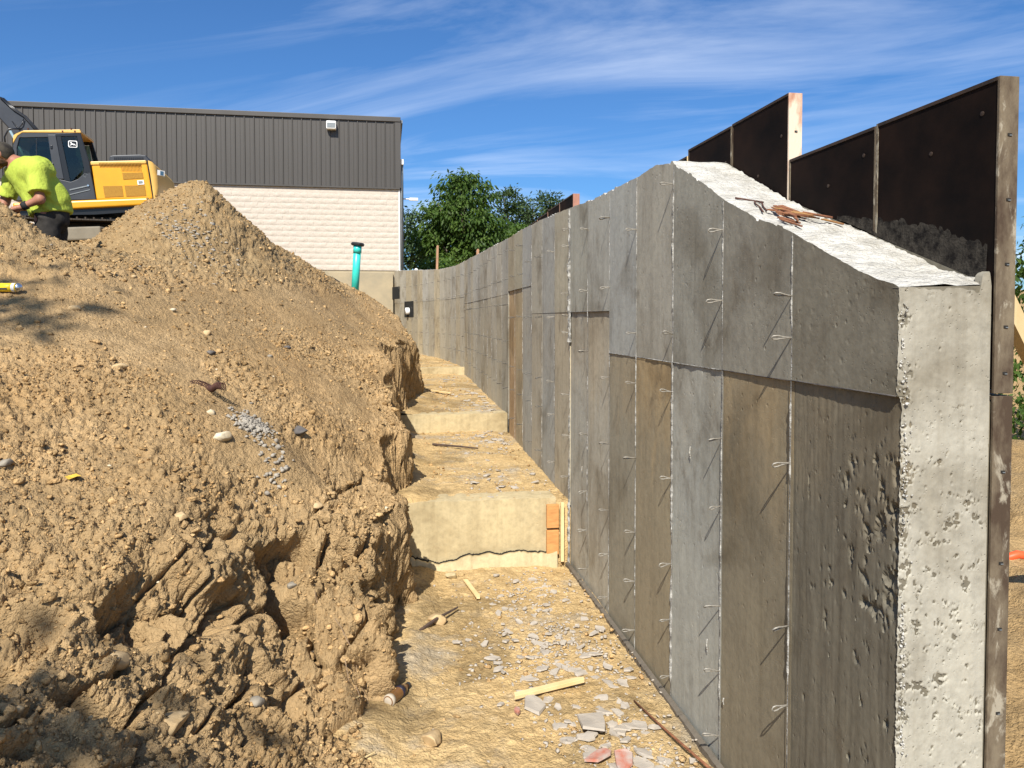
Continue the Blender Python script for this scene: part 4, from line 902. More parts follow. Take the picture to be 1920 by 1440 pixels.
for q in ((103, 279), (104.5, 312)): x_, z_ = E(*q); MB().box(x_ - .02, x_ + .02, -.028, -.01, z_ - .04, z_ + .04).build('hinge', M_cabblk, ex_, bevel=.006)
MB().tube([(E(20, 290)[0], -.05, E(20, 290)[1]), (E(19, 262)[0], -.1, E(19, 262)[1]), (E(27, 247)[0], -.1, E(27, 247)[1]), (E(50, 245.5)[0], -.02, E(50, 245.5)[1])], .018, 7).build('handrail', M_cabblk, ex_, smooth=True)
for px in (124, 147, 60, 140): x_, z_ = E(px, 245.5 if px in (60, 140) else 250); MB().box(x_ - .015, x_ + .015, -.02, .02, z_ - .012, z_ + .02).build('roof_clip', M_rust_dark, ex_)
# emblem sticker on the rear side glass: white rounded frame, leaping deer
bx_, bz_ = E(141.8, 272.8)
em = empty('emblem'); em.parent = ex_; em.location = (bx_, .018, bz_); em.rotation_euler = (0, R(0), 0)
def rrect(w, h, r, n=5):
    out = []
    for cx, cz, a0 in ((w - r, h - r, 0), (-w + r, h - r, 90), (-w + r, -h + r, 180), (w - r, -h + r, 270)):
        out += [(cx + r * math.cos(R(a0 + 90 * k / n)), cz + r * math.sin(R(a0 + 90 * k / n))) for k in range(n + 1)]
    return out
M_stk = mat('sticker_white', (.85, .86, .85), .5)[0]
MB().prism(rrect(.092, .076, .03), .0, .003).build('emblem_rim', M_stk, em); MB().prism(rrect(.078, .062, .024), -.003, -.0005).build('emblem_field', M_cabblk, em)
deer = [(-.055, .034), (-.046, .044), (-.030, .040), (-.026, .048), (-.020, .036), (-.022, .018), (.005, .006), (.036, .004), (.052, -.012), (.062, -.034), (.054, -.036), (.040, -.018), (.030, -.022), (.018, -.030), (.014, -.024), (.018, -.014), (-.012, -.012), (-.026, -.022), (-.048, -.034), (-.060, -.038), (-.062, -.030), (-.044, -.022), (-.034, -.006), (-.036, .014), (-.040, .028)]
MB().prism(deer, -.007, -.0035).build('emblem_deer', M_stk, em)
rgx, rgz = E(165, 331)
MB().tube([(rgx + .04 * math.cos(a * .5), -.006, rgz + .04 * math.sin(a * .5)) for a in range(11)], .004, 5).build('ring_mark', M_trim_grey, ex_)
# boom, its cylinder and hoses, arm and bucket (mostly out of frame to the left)
part('boom', EP((62, 345), (52, 300), (22, 279), (-14, 222), (-60, 172), (-150, 120), (-190, 132), (-205, 118), (-150, 92), (-70, 128), (-8, 180), (6, 189), (14, 194), (33, 217), (53, 246), (86, 300), (92, 345)), 1.15, 1.62, M_boom, .03)
part('boom_lug', EP((-6, 186), (2, 185), (12, 190), (16, 197), (2, 194)), 1.3, 1.5, M_cabblk, .01)
MB().tube([(E(-8, 228)[0], 1.05, E(-8, 228)[1]), (E(24, 288)[0], 1.05, E(24, 288)[1])], .028, 8).build('boom_line', simple('hydraulic_line', (.18, .26, .30), (.22, .3, .34), 4., .35), ex_, smooth=True)
for k in range(3):
    o_ = .05 * k
    pts = [E(-30 + 2 * k, 160), E(-2 + k, 186 - k), E(18, 199 - 1.5 * k), E(38 + k, 222 - k), E(52 + k, 240)]
    MB().tube([(a, 1.12 + o_, b) for a, b in pts], .018, 7).build('hydraulic_hose', M_cabblk, ex_, smooth=True)
hp = [E(-6, 208), E(6, 222), E(14, 214), E(17, 203)]; MB().tube([(a, 1.11, b) for a, b in hp], .012, 6).build('hydraulic_hose', M_cabblk, ex_, smooth=True)
part('arm', EP((-178, 112), (-205, 104), (-222, 130), (-200, 300), (-188, 300), (-184, 170)), 1.2, 1.55, M_boom, .02)
part('bucket', EP((-215, 300), (-180, 298), (-150, 330), (-158, 372), (-190, 396), (-200, 392), (-172, 360), (-176, 335), (-214, 322)), .8, 1.95, M_track, .02)
# tracks
def track(y0, y1):
    t = MB(); z0, z1 = .05, .80; xa, xb = E(18, 0)[0], E(338, 0)[0]; r = (z1 - z0) / 2; zc = (z0 + z1) / 2; pts = []
    L = xb - xa - 2 * r; per = 2 * L + 2 * math.pi * r; N_ = 46
    fr = part('track_frame', [(xa + r, zc - .22), (xb - r, zc - .22), (xb - r, zc + .18), (xa + r, zc + .18)], y0 + .12, y1 - .12, M_track, .03)
    sh = MB().box(-per / N_ * .48, per / N_ * .48, y0, y1, -.015, .015).box(-.02, .01, y0, y1, .015, .055).build('track_shoe', M_track, ex_)
    for k in range(N_):
        s = per * k / N_
        if s < L: p, a = (xa + r + s, z0), math.pi
        elif s < L + math.pi * r: b = (s - L) / r; p, a = (xb - r + r * math.sin(b), zc - r * math.cos(b)), math.pi - b
        elif s < 2 * L + math.pi * r: p, a = (xb - r - (s - L - math.pi * r), z1), 0
        else: b = (s - 2 * L - math.pi * r) / r; p, a = (xa + r - r * math.sin(b), zc + r * math.cos(b)), -b
        o_ = sh if k == 0 else copy_obj(sh, ex_); o_.location = (p[0], 0, p[1]); o_.rotation_euler = (0, a, 0)
    for k in range(7): MB().lathe([(.12, 0), (.12, .2)], 14, M=Matrix.Translation((xa + r + L * (k + .5) / 7, y0 + .3, z0 + .16)) @ Matrix.Rotation(R(90), 4, 'X')).build('track_roller', M_track, ex_)
    for q in (xa + r, xb - r): MB().lathe([(.30, 0), (.30, .25), (.1, .27)], 20, M=Matrix.Translation((q, y0 + .36, zc)) @ Matrix.Rotation(R(90), 4, 'X')).build('track_wheel', M_track, ex_)
track(-.15, .45); track(2.05, 2.65)
cx_, cz_ = E(150, 415)
MB().lathe([(.72, .80), (.72, .96)], 28, M=Matrix.Translation((cx_, 1.25, 0))).build('slew_ring', M_cabblk, ex_)
MB().box(cx_ - .8, cx_ + .9, .45, 2.05, .35, .79).build('undercarriage', M_track, ex_, bevel=.05)

# ------------------------------------------------------------------ the worker (smooth distance-field figure)
def surf(fn, lo, hi, h):
    ax = [np.arange(lo[k], hi[k] + h, h) for k in range(3)]; n = [len(a) for a in ax]
    G = np.stack(np.meshgrid(*ax, indexing='ij'), -1); D = fn(G.reshape(-1, 3)).reshape(n)
    s = D < 0; c = np.zeros(np.array(n) - 1, int)
    off = [(i, j, k) for i in (0, 1) for j in (0, 1) for k in (0, 1)]
    sl = lambda o: tuple(slice(q, q + n[t] - 1) for t, q in enumerate(o))
    for o in off: c += s[sl(o)]
    act = (c > 0) & (c < 8); idx = -np.ones(act.shape, int); idx[act] = np.arange(act.sum())
    acc = np.zeros(act.shape + (3,)); cnt = np.zeros(act.shape)
    for a in off:
        for t in range(3):
            if a[t]: continue
            b = list(a); b[t] = 1; da = D[sl(a)]; db = D[sl(b)]; m_ = (da < 0) != (db < 0)
            tt = np.where(m_, da / np.where(m_, da - db, 1), 0); p = np.zeros(act.shape + (3,)) + np.array(a, float); p[..., t] += tt
            acc += p * m_[..., None]; cnt += m_
    ijk = np.argwhere(act); V = (ijk + acc[act] / np.maximum(cnt[act], 1)[:, None]) * h + np.array(lo); F = []
    for t in range(3):
        u, v = (t + 1) % 3, (t + 2) % 3
        a = [slice(None)] * 3; b = [slice(None)] * 3; a[t] = slice(0, n[t] - 1); b[t] = slice(1, n[t])
        e = np.argwhere((s[tuple(a)] != s[tuple(b)])); e = e[(e[:, u] > 0) & (e[:, v] > 0) & (e[:, u] < n[u] - 1) & (e[:, v] < n[v] - 1)]
        fl = s[tuple(a)][tuple(e.T)]; q = []
        for du, dv in ((1, 1), (0, 1), (0, 0), (1, 0)):
            g = e.copy(); g[:, u] -= du; g[:, v] -= dv; q.append(idx[tuple(g.T)])
        q = np.stack(q, 1); q[~fl] = q[~fl][:, ::-1]; F.append(q)
    return V, np.concatenate(F)
def cap(p, a, b, r0, r1):
    a = np.array(a); b = np.array(b); ab = b - a; t = np.clip(((p - a) @ ab) / (ab @ ab), 0, 1); return np.linalg.norm(p - a - t[:, None] * ab, axis=1) - (r0 + (r1 - r0) * t)
def ell(p, c, r): q = (p - np.array(c)) / np.array(r); return (np.linalg.norm(q, axis=1) - 1) * min(r)
def smin(ds, k=.03):
    r = ds[0]
    for d in ds[1:]: h = np.clip(.5 + .5 * (d - r) / k, 0, 1); r = d + (r - d) * h - k * h * (1 - h)
    return r
pe = empty('person', (-3.22, 8.16, 2.27), R(-9.37)); tag(pe, 'worker in a yellow-green shirt and dark cap bending over the dirt mound', 'person')
M_skin = simple('skin', (.36, .165, .10), (.29, .12, .075), 8., .55, 0., .1, .002, .3)
M_shirt = simple('hi_vis_shirt', (.42, .49, .075), (.33, .40, .055), 3., .9, 0., .5, .03, .1, (1.6, 1, .8))
M_pants = simple('dark_trousers', (.020, .019, .018), (.05, .045, .04), 6., .9, 0., .3, .006, .1)
M_capc = simple('camo_cap', (.016, .013, .011), (.06, .05, .035), 14., .85, 0., .2, .003)
M_brim = simple('khaki_brim', (.42, .36, .25), (.34, .29, .2), 14., .85, 0., .2, .003)
M_hair = simple('brown_beard', (.10, .045, .02), (.05, .025, .015), 40., .9, 0., .8, .006)
M_glove = simple('black_cuff', (.012, .012, .012), (.03, .03, .03), 10., .8)
HX = np.array([-.425, -.05, 1.41])
hd = np.array([-.45, -.12, -.885]); hd /= np.linalg.norm(hd)        # direction from crown to chin
SHn, SHf = (.0, -.19, 1.23), (-.42, .13, 1.22)
ELn, ELf = (.065, -.25, .955), (-.50, .10, .98)
WRn, WRf = (-.085, -.29, .875), (-.47, .02, .86)
def hand_sd(p, w, dirv, side):
    w = np.array(w); d = np.array(dirv, float); d /= np.linalg.norm(d); u = np.cross(d, [0, 0, 1.]); u /= np.linalg.norm(u); n = np.cross(u, d)
    L = [cap(p, w, w + d * .075, .026, .032), cap(p, w + d * .04 + u * .02, w + d * .08 + u * .026, .022, .018), cap(p, w + d * .04 - u * .02, w + d * .08 - u * .026, .022, .018)]
    for j, (o_, l) in enumerate(((-.033, .055), (-.011, .07), (.011, .074), (.033, .064))):
        k0 = w + d * .085 + u * o_; k1 = k0 + d * l * .5 - n * l * .22; k2 = k1 + d * l * .12 - n * l * .42; L += [cap(p, k0, k1, .0105, .0095), cap(p, k1, k2, .0095, .008)]
    t0 = w + d * .03 + u * .03 * side; t1 = t0 + d * .035 + u * .03 * side - n * .01; t2 = t1 + d * .03 - n * .025; L += [cap(p, t0, t1, .013, .011), cap(p, t1, t2, .011, .009)]
    return smin(L, .008)
def body(p):
    hc = HX; fwd = np.array([-.80, -.30, -.52]); fwd /= np.linalg.norm(fwd)
    head = smin([ell(p, hc, (.098, .082, .105)), ell(p, hc + hd * .06 + fwd * .02, (.07, .064, .085)), cap(p, hc + fwd * .09, hc + fwd * .112 + hd * .02, .013, .016), ell(p, hc + np.array([.03, -.085, -.01]), (.022, .012, .033))], .03)
    L = [smin([head, cap(p, hc + np.array([.05, .01, -.02]), (-.25, .0, 1.32), .052, .07)], .03), cap(p, (-.27, 0, 1.28), (.0, 0, .95), .11, .10),
         cap(p, SHn, ELn, .050, .040), cap(p, ELn, WRn, .041, .027), cap(p, SHf, ELf, .052, .046), cap(p, ELf, WRf, .041, .027), cap(p, (-.22, -.02, 1.26), SHn, .08, .06), cap(p, (-.26, .02, 1.27), SHf, .08, .06),
         cap(p, (0, -.09, .86), (.03, -.12, .45), .085, .06), cap(p, (.03, -.12, .45), (.14, -.12, .06), .06, .04), cap(p, (0, .09, .86), (-.02, .13, .45), .085, .06), cap(p, (-.02, .13, .45), (.08, .14, .06), .06, .04)]
    return smin([smin(L, .03), hand_sd(p, WRn, (-.8, -.05, -.28), 1), hand_sd(p, WRf, (-.3, -.2, -.6), -1)], .012)
V, F = surf(body, (-.68, -.42, -.05), (.28, .32, 1.62), .0105); npmesh('body', V, F, M_skin, pe)
def fold(p, a=.0055):
    q = p[:, 0] * .75 + p[:, 2] * .66 + .05 * vn(p * 7, 31)
    return a * 2.0 * np.sin(q * 56) * sstep(-.2, .5, vn(p * 4.5, 33)) + a * vn(p * np.array([14, 14, 9]), 5) + a * .6 * ridge(p * np.array([7., 7, 10]) + p[:, :1] * 6, 2, 8)
def shirt(p):
    tor = smin([cap(p, (-.32, .06, 1.25), (-.05, -.08, 1.25), .115, .14), cap(p, (-.16, -.01, 1.20), (-.02, 0, .98), .185, .19), cap(p, (-.01, 0, 1.0), (.02, 0, .86), .18, .185),
                cap(p, (-.22, -.04, 1.27), SHn, .10, .09), cap(p, (-.28, .02, 1.27), SHf, .10, .09)], .06)
    e1 = np.array(SHn) + (np.array(ELn) - np.array(SHn)) * .80; e2 = np.array(SHf) + (np.array(ELf) - np.array(SHf)) * .80
    sl1 = np.maximum(cap(p, SHn, e1, .088, .098), (p - e1) @ ((np.array(ELn) - np.array(SHn)) / .31))
    sl2 = np.maximum(cap(p, SHf, e2, .08, .09), (p - e2) @ ((np.array(ELf) - np.array(SHf)) / .30))
    d = smin([tor, sl1, sl2], .035) + fold(p)
    hem = (p - np.array([.045, 0, .845])) @ np.array([.18, 0, -1.]) / 1.04                                       # cut off at the hem
    neck = -(np.linalg.norm((p - np.array([-.315, -.03, 1.40])) / np.array([1, 1, 1]), axis=1) - .088)
    return np.maximum(np.maximum(d, hem), neck)
V, F = surf(shirt, (-.62, -.42, .68), (.34, .34, 1.5), .0115); npmesh('shirt', V, F, M_shirt, pe)
def pants(p):
    return smin([cap(p, (.02, -.01, .90), (.03, 0, .80), .15, .15), cap(p, (.03, -.08, .78), (.06, -.12, .45), .11, .09), cap(p, (.04, -.12, .45), (.145, -.12, .08), .09, .08),
                 cap(p, (0, .09, .83), (-.02, .13, .45), .115, .09), cap(p, (-.02, .13, .45), (.085, .14, .08), .09, .08)], .04) + fold(p, .008)
V, F = surf(pants, (-.24, -.34, -.03), (.32, .32, 1.05), .014); npmesh('trousers', V, F, M_pants, pe)
for x_, y_ in ((.12, -.12), (.06, .14)):
    V, F = surf(lambda p: np.maximum(smin([cap(p, (x_ + .03, y_, .06), (x_ - .13, y_ - .02, .035), .055, .048), cap(p, (x_ + .02, y_, .06), (x_ + .02, y_, .18), .05, .055)], .03), -p[:, 2]), (x_ - .25, y_ - .1, -.03), (x_ + .14, y_ + .1, .26), .012); npmesh('boot', V, F, M_rock_dark, pe)
upv = -hd; fwv = np.array([-.80, -.30, -.52]); fwv -= hd * (fwv @ hd); fwv /= np.linalg.norm(fwv)
def capf(p):
    sh_ = ell(p, HX - hd * .012, (.112, .096, .118)); return np.maximum(sh_, (p - (HX + hd * .012)) @ hd)
V, F = surf(capf, HX - .16, HX + .16, .009); npmesh('cap', V, F, M_capc, pe)
sdv = np.cross(hd, fwv)
def brim(p):
    q = p - (HX + fwv * .085 + hd * .012); a = q @ fwv; b = q @ sdv; c = q @ hd - .9 * b * b * 6 * .5 - .12 * a
    return np.maximum(np.sqrt((a / 1.25) ** 2 + b ** 2) - .078, np.abs(c) - .005)
V, F = surf(brim, HX + fwv * .085 - .14, HX + fwv * .085 + .14, .006); npmesh('cap_brim', V, F, M_brim, pe)
V, F = surf(lambda p: np.maximum(smin([ell(p, HX + hd * .105 + fwv * .035, (.062, .058, .055)), ell(p, HX + hd * .06 - fwv * .03 + np.array([.02, -.03, 0]), (.075, .062, .05))], .03) + .004 * vn(p * 60, 3), -((p - (HX + hd * .03)) @ hd)), HX - .2, HX + .2, .009); npmesh('beard', V, F, M_hair, pe)
a = np.array(WRn); b = np.array(ELn); MB().tube([a + (b - a) * .02, a + (b - a) * .30], [.036, .041], 12).build('wrist_cuff', M_glove, pe, smooth=True)
yt = empty('yellow_tool', (-3.52, 7.78, 3.135), R(-9)); tag(yt, 'small yellow tool with black trim beside the worker\'s hand', 'tool')
MB().box(-.03, .035, -.02, .02, -.02, .045).build('case', M_yellow, yt, bevel=.008); MB().box(-.015, .045, -.023, .023, -.03, .005).build('grip', M_black, yt, bevel=.006)

# ------------------------------------------------------------------ small things
def bank_z(x, y):
    """height of the finished bank surface at x, y"""
    r = int(np.argmin(np.abs(YR - y))); seg = VB3[max(0, r - 6):r + 7].reshape(-1, 3); d = (seg[:, 0] - x) ** 2 + (seg[:, 1] - y) ** 2
    return float(seg[np.argsort(d)[:6], 2].mean())
# teal drain pipe with black cap
pp = empty('drain_pipe', (-.53, 13.88, 2.45)); tag(pp, 'teal plastic drain pipe with a black cap standing in the soil', 'pipe')
MB().tube([(0, 0, 0), (.062, -.12, .92)], .066, 18).build('pipe_tube', M_pipe, pp, smooth=True)
MB().tube([(.057, -.11, .80), (.0625, -.121, .925)], .072, 18).build('pipe_collar', M_pipe, pp, smooth=True)
MB().lathe([(.105, 0), (.118, .03), (.10, .055), (.05, .06)], 10, M=Matrix.Translation((.0625, -.12, .925)) @ Matrix.Rotation(R(6), 4, 'Y')).build('pipe_cap', M_black, pp)
sf = MB(); q = [(-1.35, 15.0, 2.98), (-1.22, 15.0, 2.96), (-1.0, 15.1, 2.86), (-.7, 15.2, 2.70), (-.5, 15.3, 2.52)]
for a, b in zip(q[:-1], q[1:]): sf.add([(a[0], a[1], a[2] - .12), (b[0], b[1], b[2] - .12), (b[0], b[1], b[2] + .02), (a[0], a[1], a[2] + .05), (a[0], a[1] + .03, a[2] - .12), (b[0], b[1] + .03, b[2] - .12), (b[0], b[1] + .03, b[2] + .02), (a[0], a[1] + .03, a[2] + .05)], [(0, 1, 2, 3), (7, 6, 5, 4), (3, 2, 6, 7)])
tag(sf.build('black_sheeting', M_black), 'strip of black sheeting on the soil left of the teal pipe', 'sheeting')
for (x, y, z0, h, lab) in ((1.60, 24.12, 3.35, 1.02, 'weathered wooden stake standing behind the far wall top'), (2.35, 19.8, 3.1, .78, 'short splintered stake just showing above the wall top')):
    o = MB().prism([(-.035, 0), (.035, 0), (.035, h), (.01, h + .03), (-.03, h - .01)], -.02, .02).build('wooden_stake', M_wood_grey, bevel=.004); o.location = (x, y, z0); o.rotation_euler = (0, R(1.5), .2); tag(o, lab, 'stake', 'stakes beyond the wall')
o = MB().lathe([(.05, 0), (.06, .05), (.03, .09)], 10).build('white_pipe_end', M_white, smooth=True); o.location = (.98, 24.5, 3.60); tag(o, 'tiny white pipe end on the far wall top', 'pipe')
o = MB().box(-.9, .55, -.5, .5, -.1, .06).build('pale_slab', M_pave, bevel=.02); o.location = (-3.8, 10.4, 3.12); o.rotation_euler = (0, R(-2), R(-8)); tag(o, 'pale flat slab in the soil behind the worker', 'slab')

# timber left beside the nearest footing step
for (z0, z1, lab) in ((.315, .515, 'brown timber block at the footing step, upper of two'), (.085, .295, 'brown timber block at the footing step, lower of two')):
    o = MB().box(0, .105, 0, .04, z0, z1).build('timber_block', M_wood_red, bevel=.004); o.location = (1.352, 6.362, 0); tag(o, lab, 'timber block', 'timber blocks at the footing')
o = MB().box(0, .028, 0, .028, .02, .53).build('timber_strip', M_wood, bevel=.003); o.location = (1.474, 6.36, 0); tag(o, 'thin upright pale timber strip between footing step and wall', 'timber strip')

# bank rocks
def rock(name, x, y, z, s, m, label, group=None, flat=.65, seed=0, rz=0., sub=2, tilt=0.):
    rg = np.random.default_rng(seed); bm = bmesh.new(); bmesh.ops.create_icosphere(bm, subdivisions=sub, radius=1.); V = np.array([v.co[:] for v in bm.verts]); F = np.array([[v.index for v in f.verts] for f in bm.faces]); bm.free()
    for k in range(14):                                        # knock flat facets off
        n = rg.normal(size=3); n /= np.linalg.norm(n); t = V @ n; lim = rg.uniform(.42, .8); V = V - np.maximum(t - lim, 0)[:, None] * n
    V = V * (1 + .08 * fbm(V * 2.5 + seed, 3, .6, seed))[:, None] * np.array([1, rg.uniform(.65, .95), flat]) * s
    o = npmesh(name, V, F, m, smooth=False); o.location = (x, y, z); o.rotation_euler = (tilt, tilt * .5, rz); tag(o, label, 'rock', group); return o
def on_bank(x, y, lift): return bank_z(x, y) + lift
RK = [(-1.13,5.28,.055,M_rock_white,'pale rock with a rusty coil lying just behind it'), (-1.02,5.02,.075,M_rock_white,'pale broad rock half buried in the bank below the coil'), (-.62,5.72,.075,M_rock_dark,'dark slaty stone flat on the bank near the brow'),
      (-.42,4.95,.055,M_rock_tan,'tan angular stone on the bank near the trench edge'), (-.53,4.5,.045,M_rock_grey,'grey flat stone lying above the bulging bank face'), (-1.86,4.15,.05,M_rock_grey,'grey stone pressed into the left of the bank'),
      (-1.05,4.18,.07,M_rock_tan,'tan slab-like stone casting a dark shadow mid bank'), (-1.10,3.33,.085,M_rock_tan,'knobbly tan boulder clod in the lower left bank'), (-.72,3.55,.05,M_rock_white,'pale wedge stone in the lower bank'), (-.58,3.62,.055,M_rock_grey,'grey stone in the lower bank right of the pale wedge'),
      (-.85,3.2,.085,M_rock_tan,'large smooth tan stone low in the bank'), (-1.30,2.58,.13,M_rock_dark,'big dark smooth lump standing for a shaded sheet in the bottom left corner'), (-1.75,5.5,.06,M_rock_tan,'tan flat stone on the packed left bank'), (-2.3,6.25,.06,M_rock_tan,'tan stone beside the spray can'),  # the corner lump's dark colour stands for a smooth shaded sheet
      (-1.35,6.3,.055,M_rock_dark,'dark stone on the smooth upper bank'), (-1.45,6.7,.05,M_rock_tan,'small tan stone on the smooth upper bank'), (-.9,7.4,.05,M_rock_dark,'dark stone upslope toward the pile')]
for k, (x, y, s, m, lab) in enumerate(RK): rock('rock', x, y, on_bank(x, y, s * .12), s, m, lab, None, .6, 100 + k, k * 1.3, 3 if s > .06 else 2)
ZL = ['loose stone low on the bank face by the trench', 'loose stone on the bank beside the bulging face', 'loose stone on the bank around the mortar spill', 'loose stone on the bank above the coil', 'loose stone far up the bank near the pile',
      'loose stone in the shaded lower left of the bank', 'loose stone on the left bank near the yellow leaf', 'loose stone on the left bank below the spray can', 'loose stone on the packed soil around the spray can', 'loose stone on the mound under the worker']
pts = bank_samples(150, loose * (Yg < 9)); 
for k, p in enumerate(pts):
    s = float(np.clip(.010 + .022 * RNG.pareto(3.), .012, .05) * np.clip(p[1] / 4.5, .8, 1.8)); rock('stone', p[0], p[1], p[2] + s * .15, s, [M_rock_tan, M_rock_tan, M_clod, M_rock_white, M_rock_grey][k % 5], ZL[int(np.searchsorted([3.6, 4.6, 5.6, 6.6], p[1])) + (5 if p[0] < -.27 * p[1] else 0)], 'loose stones on the soil bank', .6, 300 + k, k * .7, 1)
# trench stones
for k, (x, y, s, m, lab) in enumerate([(.30,6.12,.05,M_rock_tan,'tan stone at the foot of the nearest footing step'), (.36,5.25,.10,M_rock_tan,'tall tan chunk leaning at the bank foot'), (.22,3.75,.085,M_rock_tan,'flat tan rock on the trench floor near the bottle'), (.58,3.42,.035,M_rock_white,'pale pebble near the bottom of the trench floor'), (.52,6.17,.06,M_foot,'chunk of tan concrete below the cracked footing')]):
    rock('rock', x, y, float(floor_z(y)) + s * .3, s, m, lab, None, .55, 500 + k, k, 3)

# broken concrete flakes along the wall foot
def flake(x, y, z, s, m, seed, label, group, th=.010, rz=0.):
    rg = random.Random(seed); n = rg.randint(5, 8); pl = []
    for k in range(n): a = 2 * math.pi * (k + rg.uniform(-.3, .3)) / n; r = s * rg.uniform(.55, 1.15); pl.append((r * math.cos(a) * 1.25, r * math.sin(a) * .8))
    mm = MB(); t2 = [(a * .95 + rg.uniform(-.06, .06) * s, b * .95) for a, b in pl]; V = [(a, b, 0) for a, b in pl] + [(a, b, th * rg.uniform(.6, 1.3)) for a, b in t2]
    mm.add(V, [tuple(range(n - 1, -1, -1)), tuple(range(n, 2 * n))] + [(i, (i + 1) % n, (i + 1) % n + n, i + n) for i in range(n)])
    o = mm.build('concrete_flake', m); o.location = (x, y, z); o.rotation_euler = (rg.uniform(-.16, .16), rg.uniform(-.16, .16), rz or rg.uniform(0, 6.3)); tag(o, label, 'concrete flake', group); return o
GF = 'grey concrete flakes on the trench floor'; LB = ['grey flake in the heap around the red painted flake', 'small grey flake in the heap beside the rusty rod', 'grey flake in the heap right of the pale lumber scrap', 'grey flake in the patch just beyond the lumber scrap', 'lone grey flake left of the lumber scrap', 'grey flake in the patch nearest the wood shim', 'grey flake on the bare mid floor of the trench', 'grey flake between the dark stick and the wall', 'grey flake below the timber blocks', 'grey flake just above the nearest footing step', 'grey flake in the heap below the middle footing step', 'grey flake just above the middle footing step', 'grey flake on the third trench level', 'grey flake below the farthest footing step']
k = 0
def fz(y): return float(floor_z(y)) - .004
clus = [(1.12, 3.62, .16, .22, 26, .045), (1.22, 3.35, .10, .12, 14, .04), (1.05, 4.25, .20, .22, 34, .036), (1.12, 4.75, .18, .22, 22, .032), (.85, 4.45, .22, .25, 9, .032), (1.05, 5.35, .14, .3, 26, .03), (.62, 4.6, .25, .4, 10, .028), (.55, 5.3, .2, .35, 8, .026), (1.15, 5.85, .15, .2, 14, .026),
        (1.1, 7.2, .2, .5, 16, .035), (1.15, 9.3, .2, .35, 26, .045), (1.3, 10.7, .18, .4, 20, .05), (1.2, 12.2, .25, .7, 16, .05), (1.3, 15.3, .15, .5, 10, .06)]
for ci, (cx, cy, sx, sy, n, s) in enumerate(clus):
    for j in range(n):
        x = min(cx + random.gauss(0, sx), float(wall_x(cy)) - .13); y = cy + random.gauss(0, sy); k += 1
        if x < float(foot_x(y)) + .1 or abs(y - 6.4) < .06 or abs(y - 10.14) < .06: continue
        flake(x, y, fz(y) + random.uniform(.0, .016), s * random.uniform(.5, 1.35), M_flake, 900 + k, LB[ci], GF, .009)
for (x, y, s, m, lab) in ((1.10, 3.42, .075, M_flake_red, 'flake with a red painted face among the grey pieces'), (1.00, 3.47, .06, M_flake_red, 'smaller pinkish flake left of the red one'), (.78, 4.02, .09, M_flake, 'long grey flake propped on the lumber scrap'), (.68, 3.95, .035, M_flake_red, 'small pink chip out on the bare floor'), (1.05, 3.78, .11, M_flake, 'widest grey flake, at the head of the near cluster')):
    k += 1; flake(x, y, fz(y) + .026, s, m, 2000 + k, lab, None, .012)
n = 2200
cy = np.concatenate([RNG.normal(c[1], c[3] * 1.1, int(n * c[4] / 240)) for c in clus]); cx = np.concatenate([RNG.normal(c[0], c[2] * 1.2, int(n * c[4] / 240)) for c in clus])
ok = (cx < wall_x(cy) - .03) & (cx > foot_x(cy)); cx, cy = cx[ok], cy[ok]
tag(lumps('rubble_chips', np.stack([cx, cy, floor_z(cy) + .0], 1), RNG.uniform(.004, .014, len(cx)), M_flake, .5, .4), 'small grey concrete chips scattered along the wall foot', 'rubble', kind='stuff')
m_ = 2600; cy = 1.8 + 20 * RNG.uniform(0, 1, m_) ** 2.0; cx = foot_x(cy) + (wall_x(cy) - .03 - foot_x(cy)) * RNG.uniform(0, 1, m_)
tag(lumps('floor_pebbles', np.stack([cx, cy, floor_z(cy) + .0], 1), np.clip(.0038 * (RNG.pareto(2.2, m_) + .7) * np.clip(cy / 5, .7, 2), .003, .02), M_clod, .6, .35, .3, .95), 'small tan pebbles scattered over the trench floor', 'pebbles', kind='stuff')
# crumbs along the ragged near edge of the wall
zz_ = RNG.uniform(-.2, 2.19, 420); wts = (fbm(np.stack([zz_ * 3, zz_ * 0, zz_ * 0], 1), 3, .6, 6) > -.15); zz_ = zz_[wts]
cr = np.stack([1.558 + np.abs(RNG.normal(0, .012, len(zz_))) + np.where(zz_ < 1.86, .014, 0), 2.133 + RNG.normal(0, .005, len(zz_)) - .002, zz_], 1)
o = lumps('edge_crumbs', cr, RNG.uniform(.0015, .005, len(cr)), M_top, 1., 0.); o.parent = wall; o.location = (-1.7, -6, 0); tag(o, kind='stuff')

# lumber scraps, rods, sticks
def plank(name, a, b, w, t, m, label, cat): 
    a = Vector(a); b = Vector(b); L = (b - a).length; o = MB().prism([(0, -w / 2), (L * .03, w / 2), (L * .9, w / 2 * 1.05), (L, w * .2), (L * .98, -w / 2)], 0, t, axis=2).build(name, m, bevel=.0015); o.location = a; o.rotation_euler = (b - a).to_track_quat('X', 'Z').to_euler(); tag(o, label, cat); return o
plank('lumber_scrap', (.68, 4.08, .028), (1.11, 4.20, .035), .04, .022, M_wood, 'pale lumber scrap lying among the concrete flakes', 'lumber scrap')
plank('lumber_scrap', (.62, 6.06, .012), (.68, 5.62, .016), .035, .012, M_wood, 'short pale wood shim below the footing step', 'lumber scrap')
plank('lumber_scrap', (.75, 13.2, .87), (1.05, 12.6, .87), .05, .02, M_wood, 'pale thin stick on the upper trench floor', 'lumber scrap')
o = MB().tube([(.20, 5.05, .03), (.33, 5.2, .05), (.50, 5.42, .04)], [.013, .012, .007], 6).build('dead_stick', M_stick); tag(o, 'dark stick lying across the trench floor by the bank', 'stick')
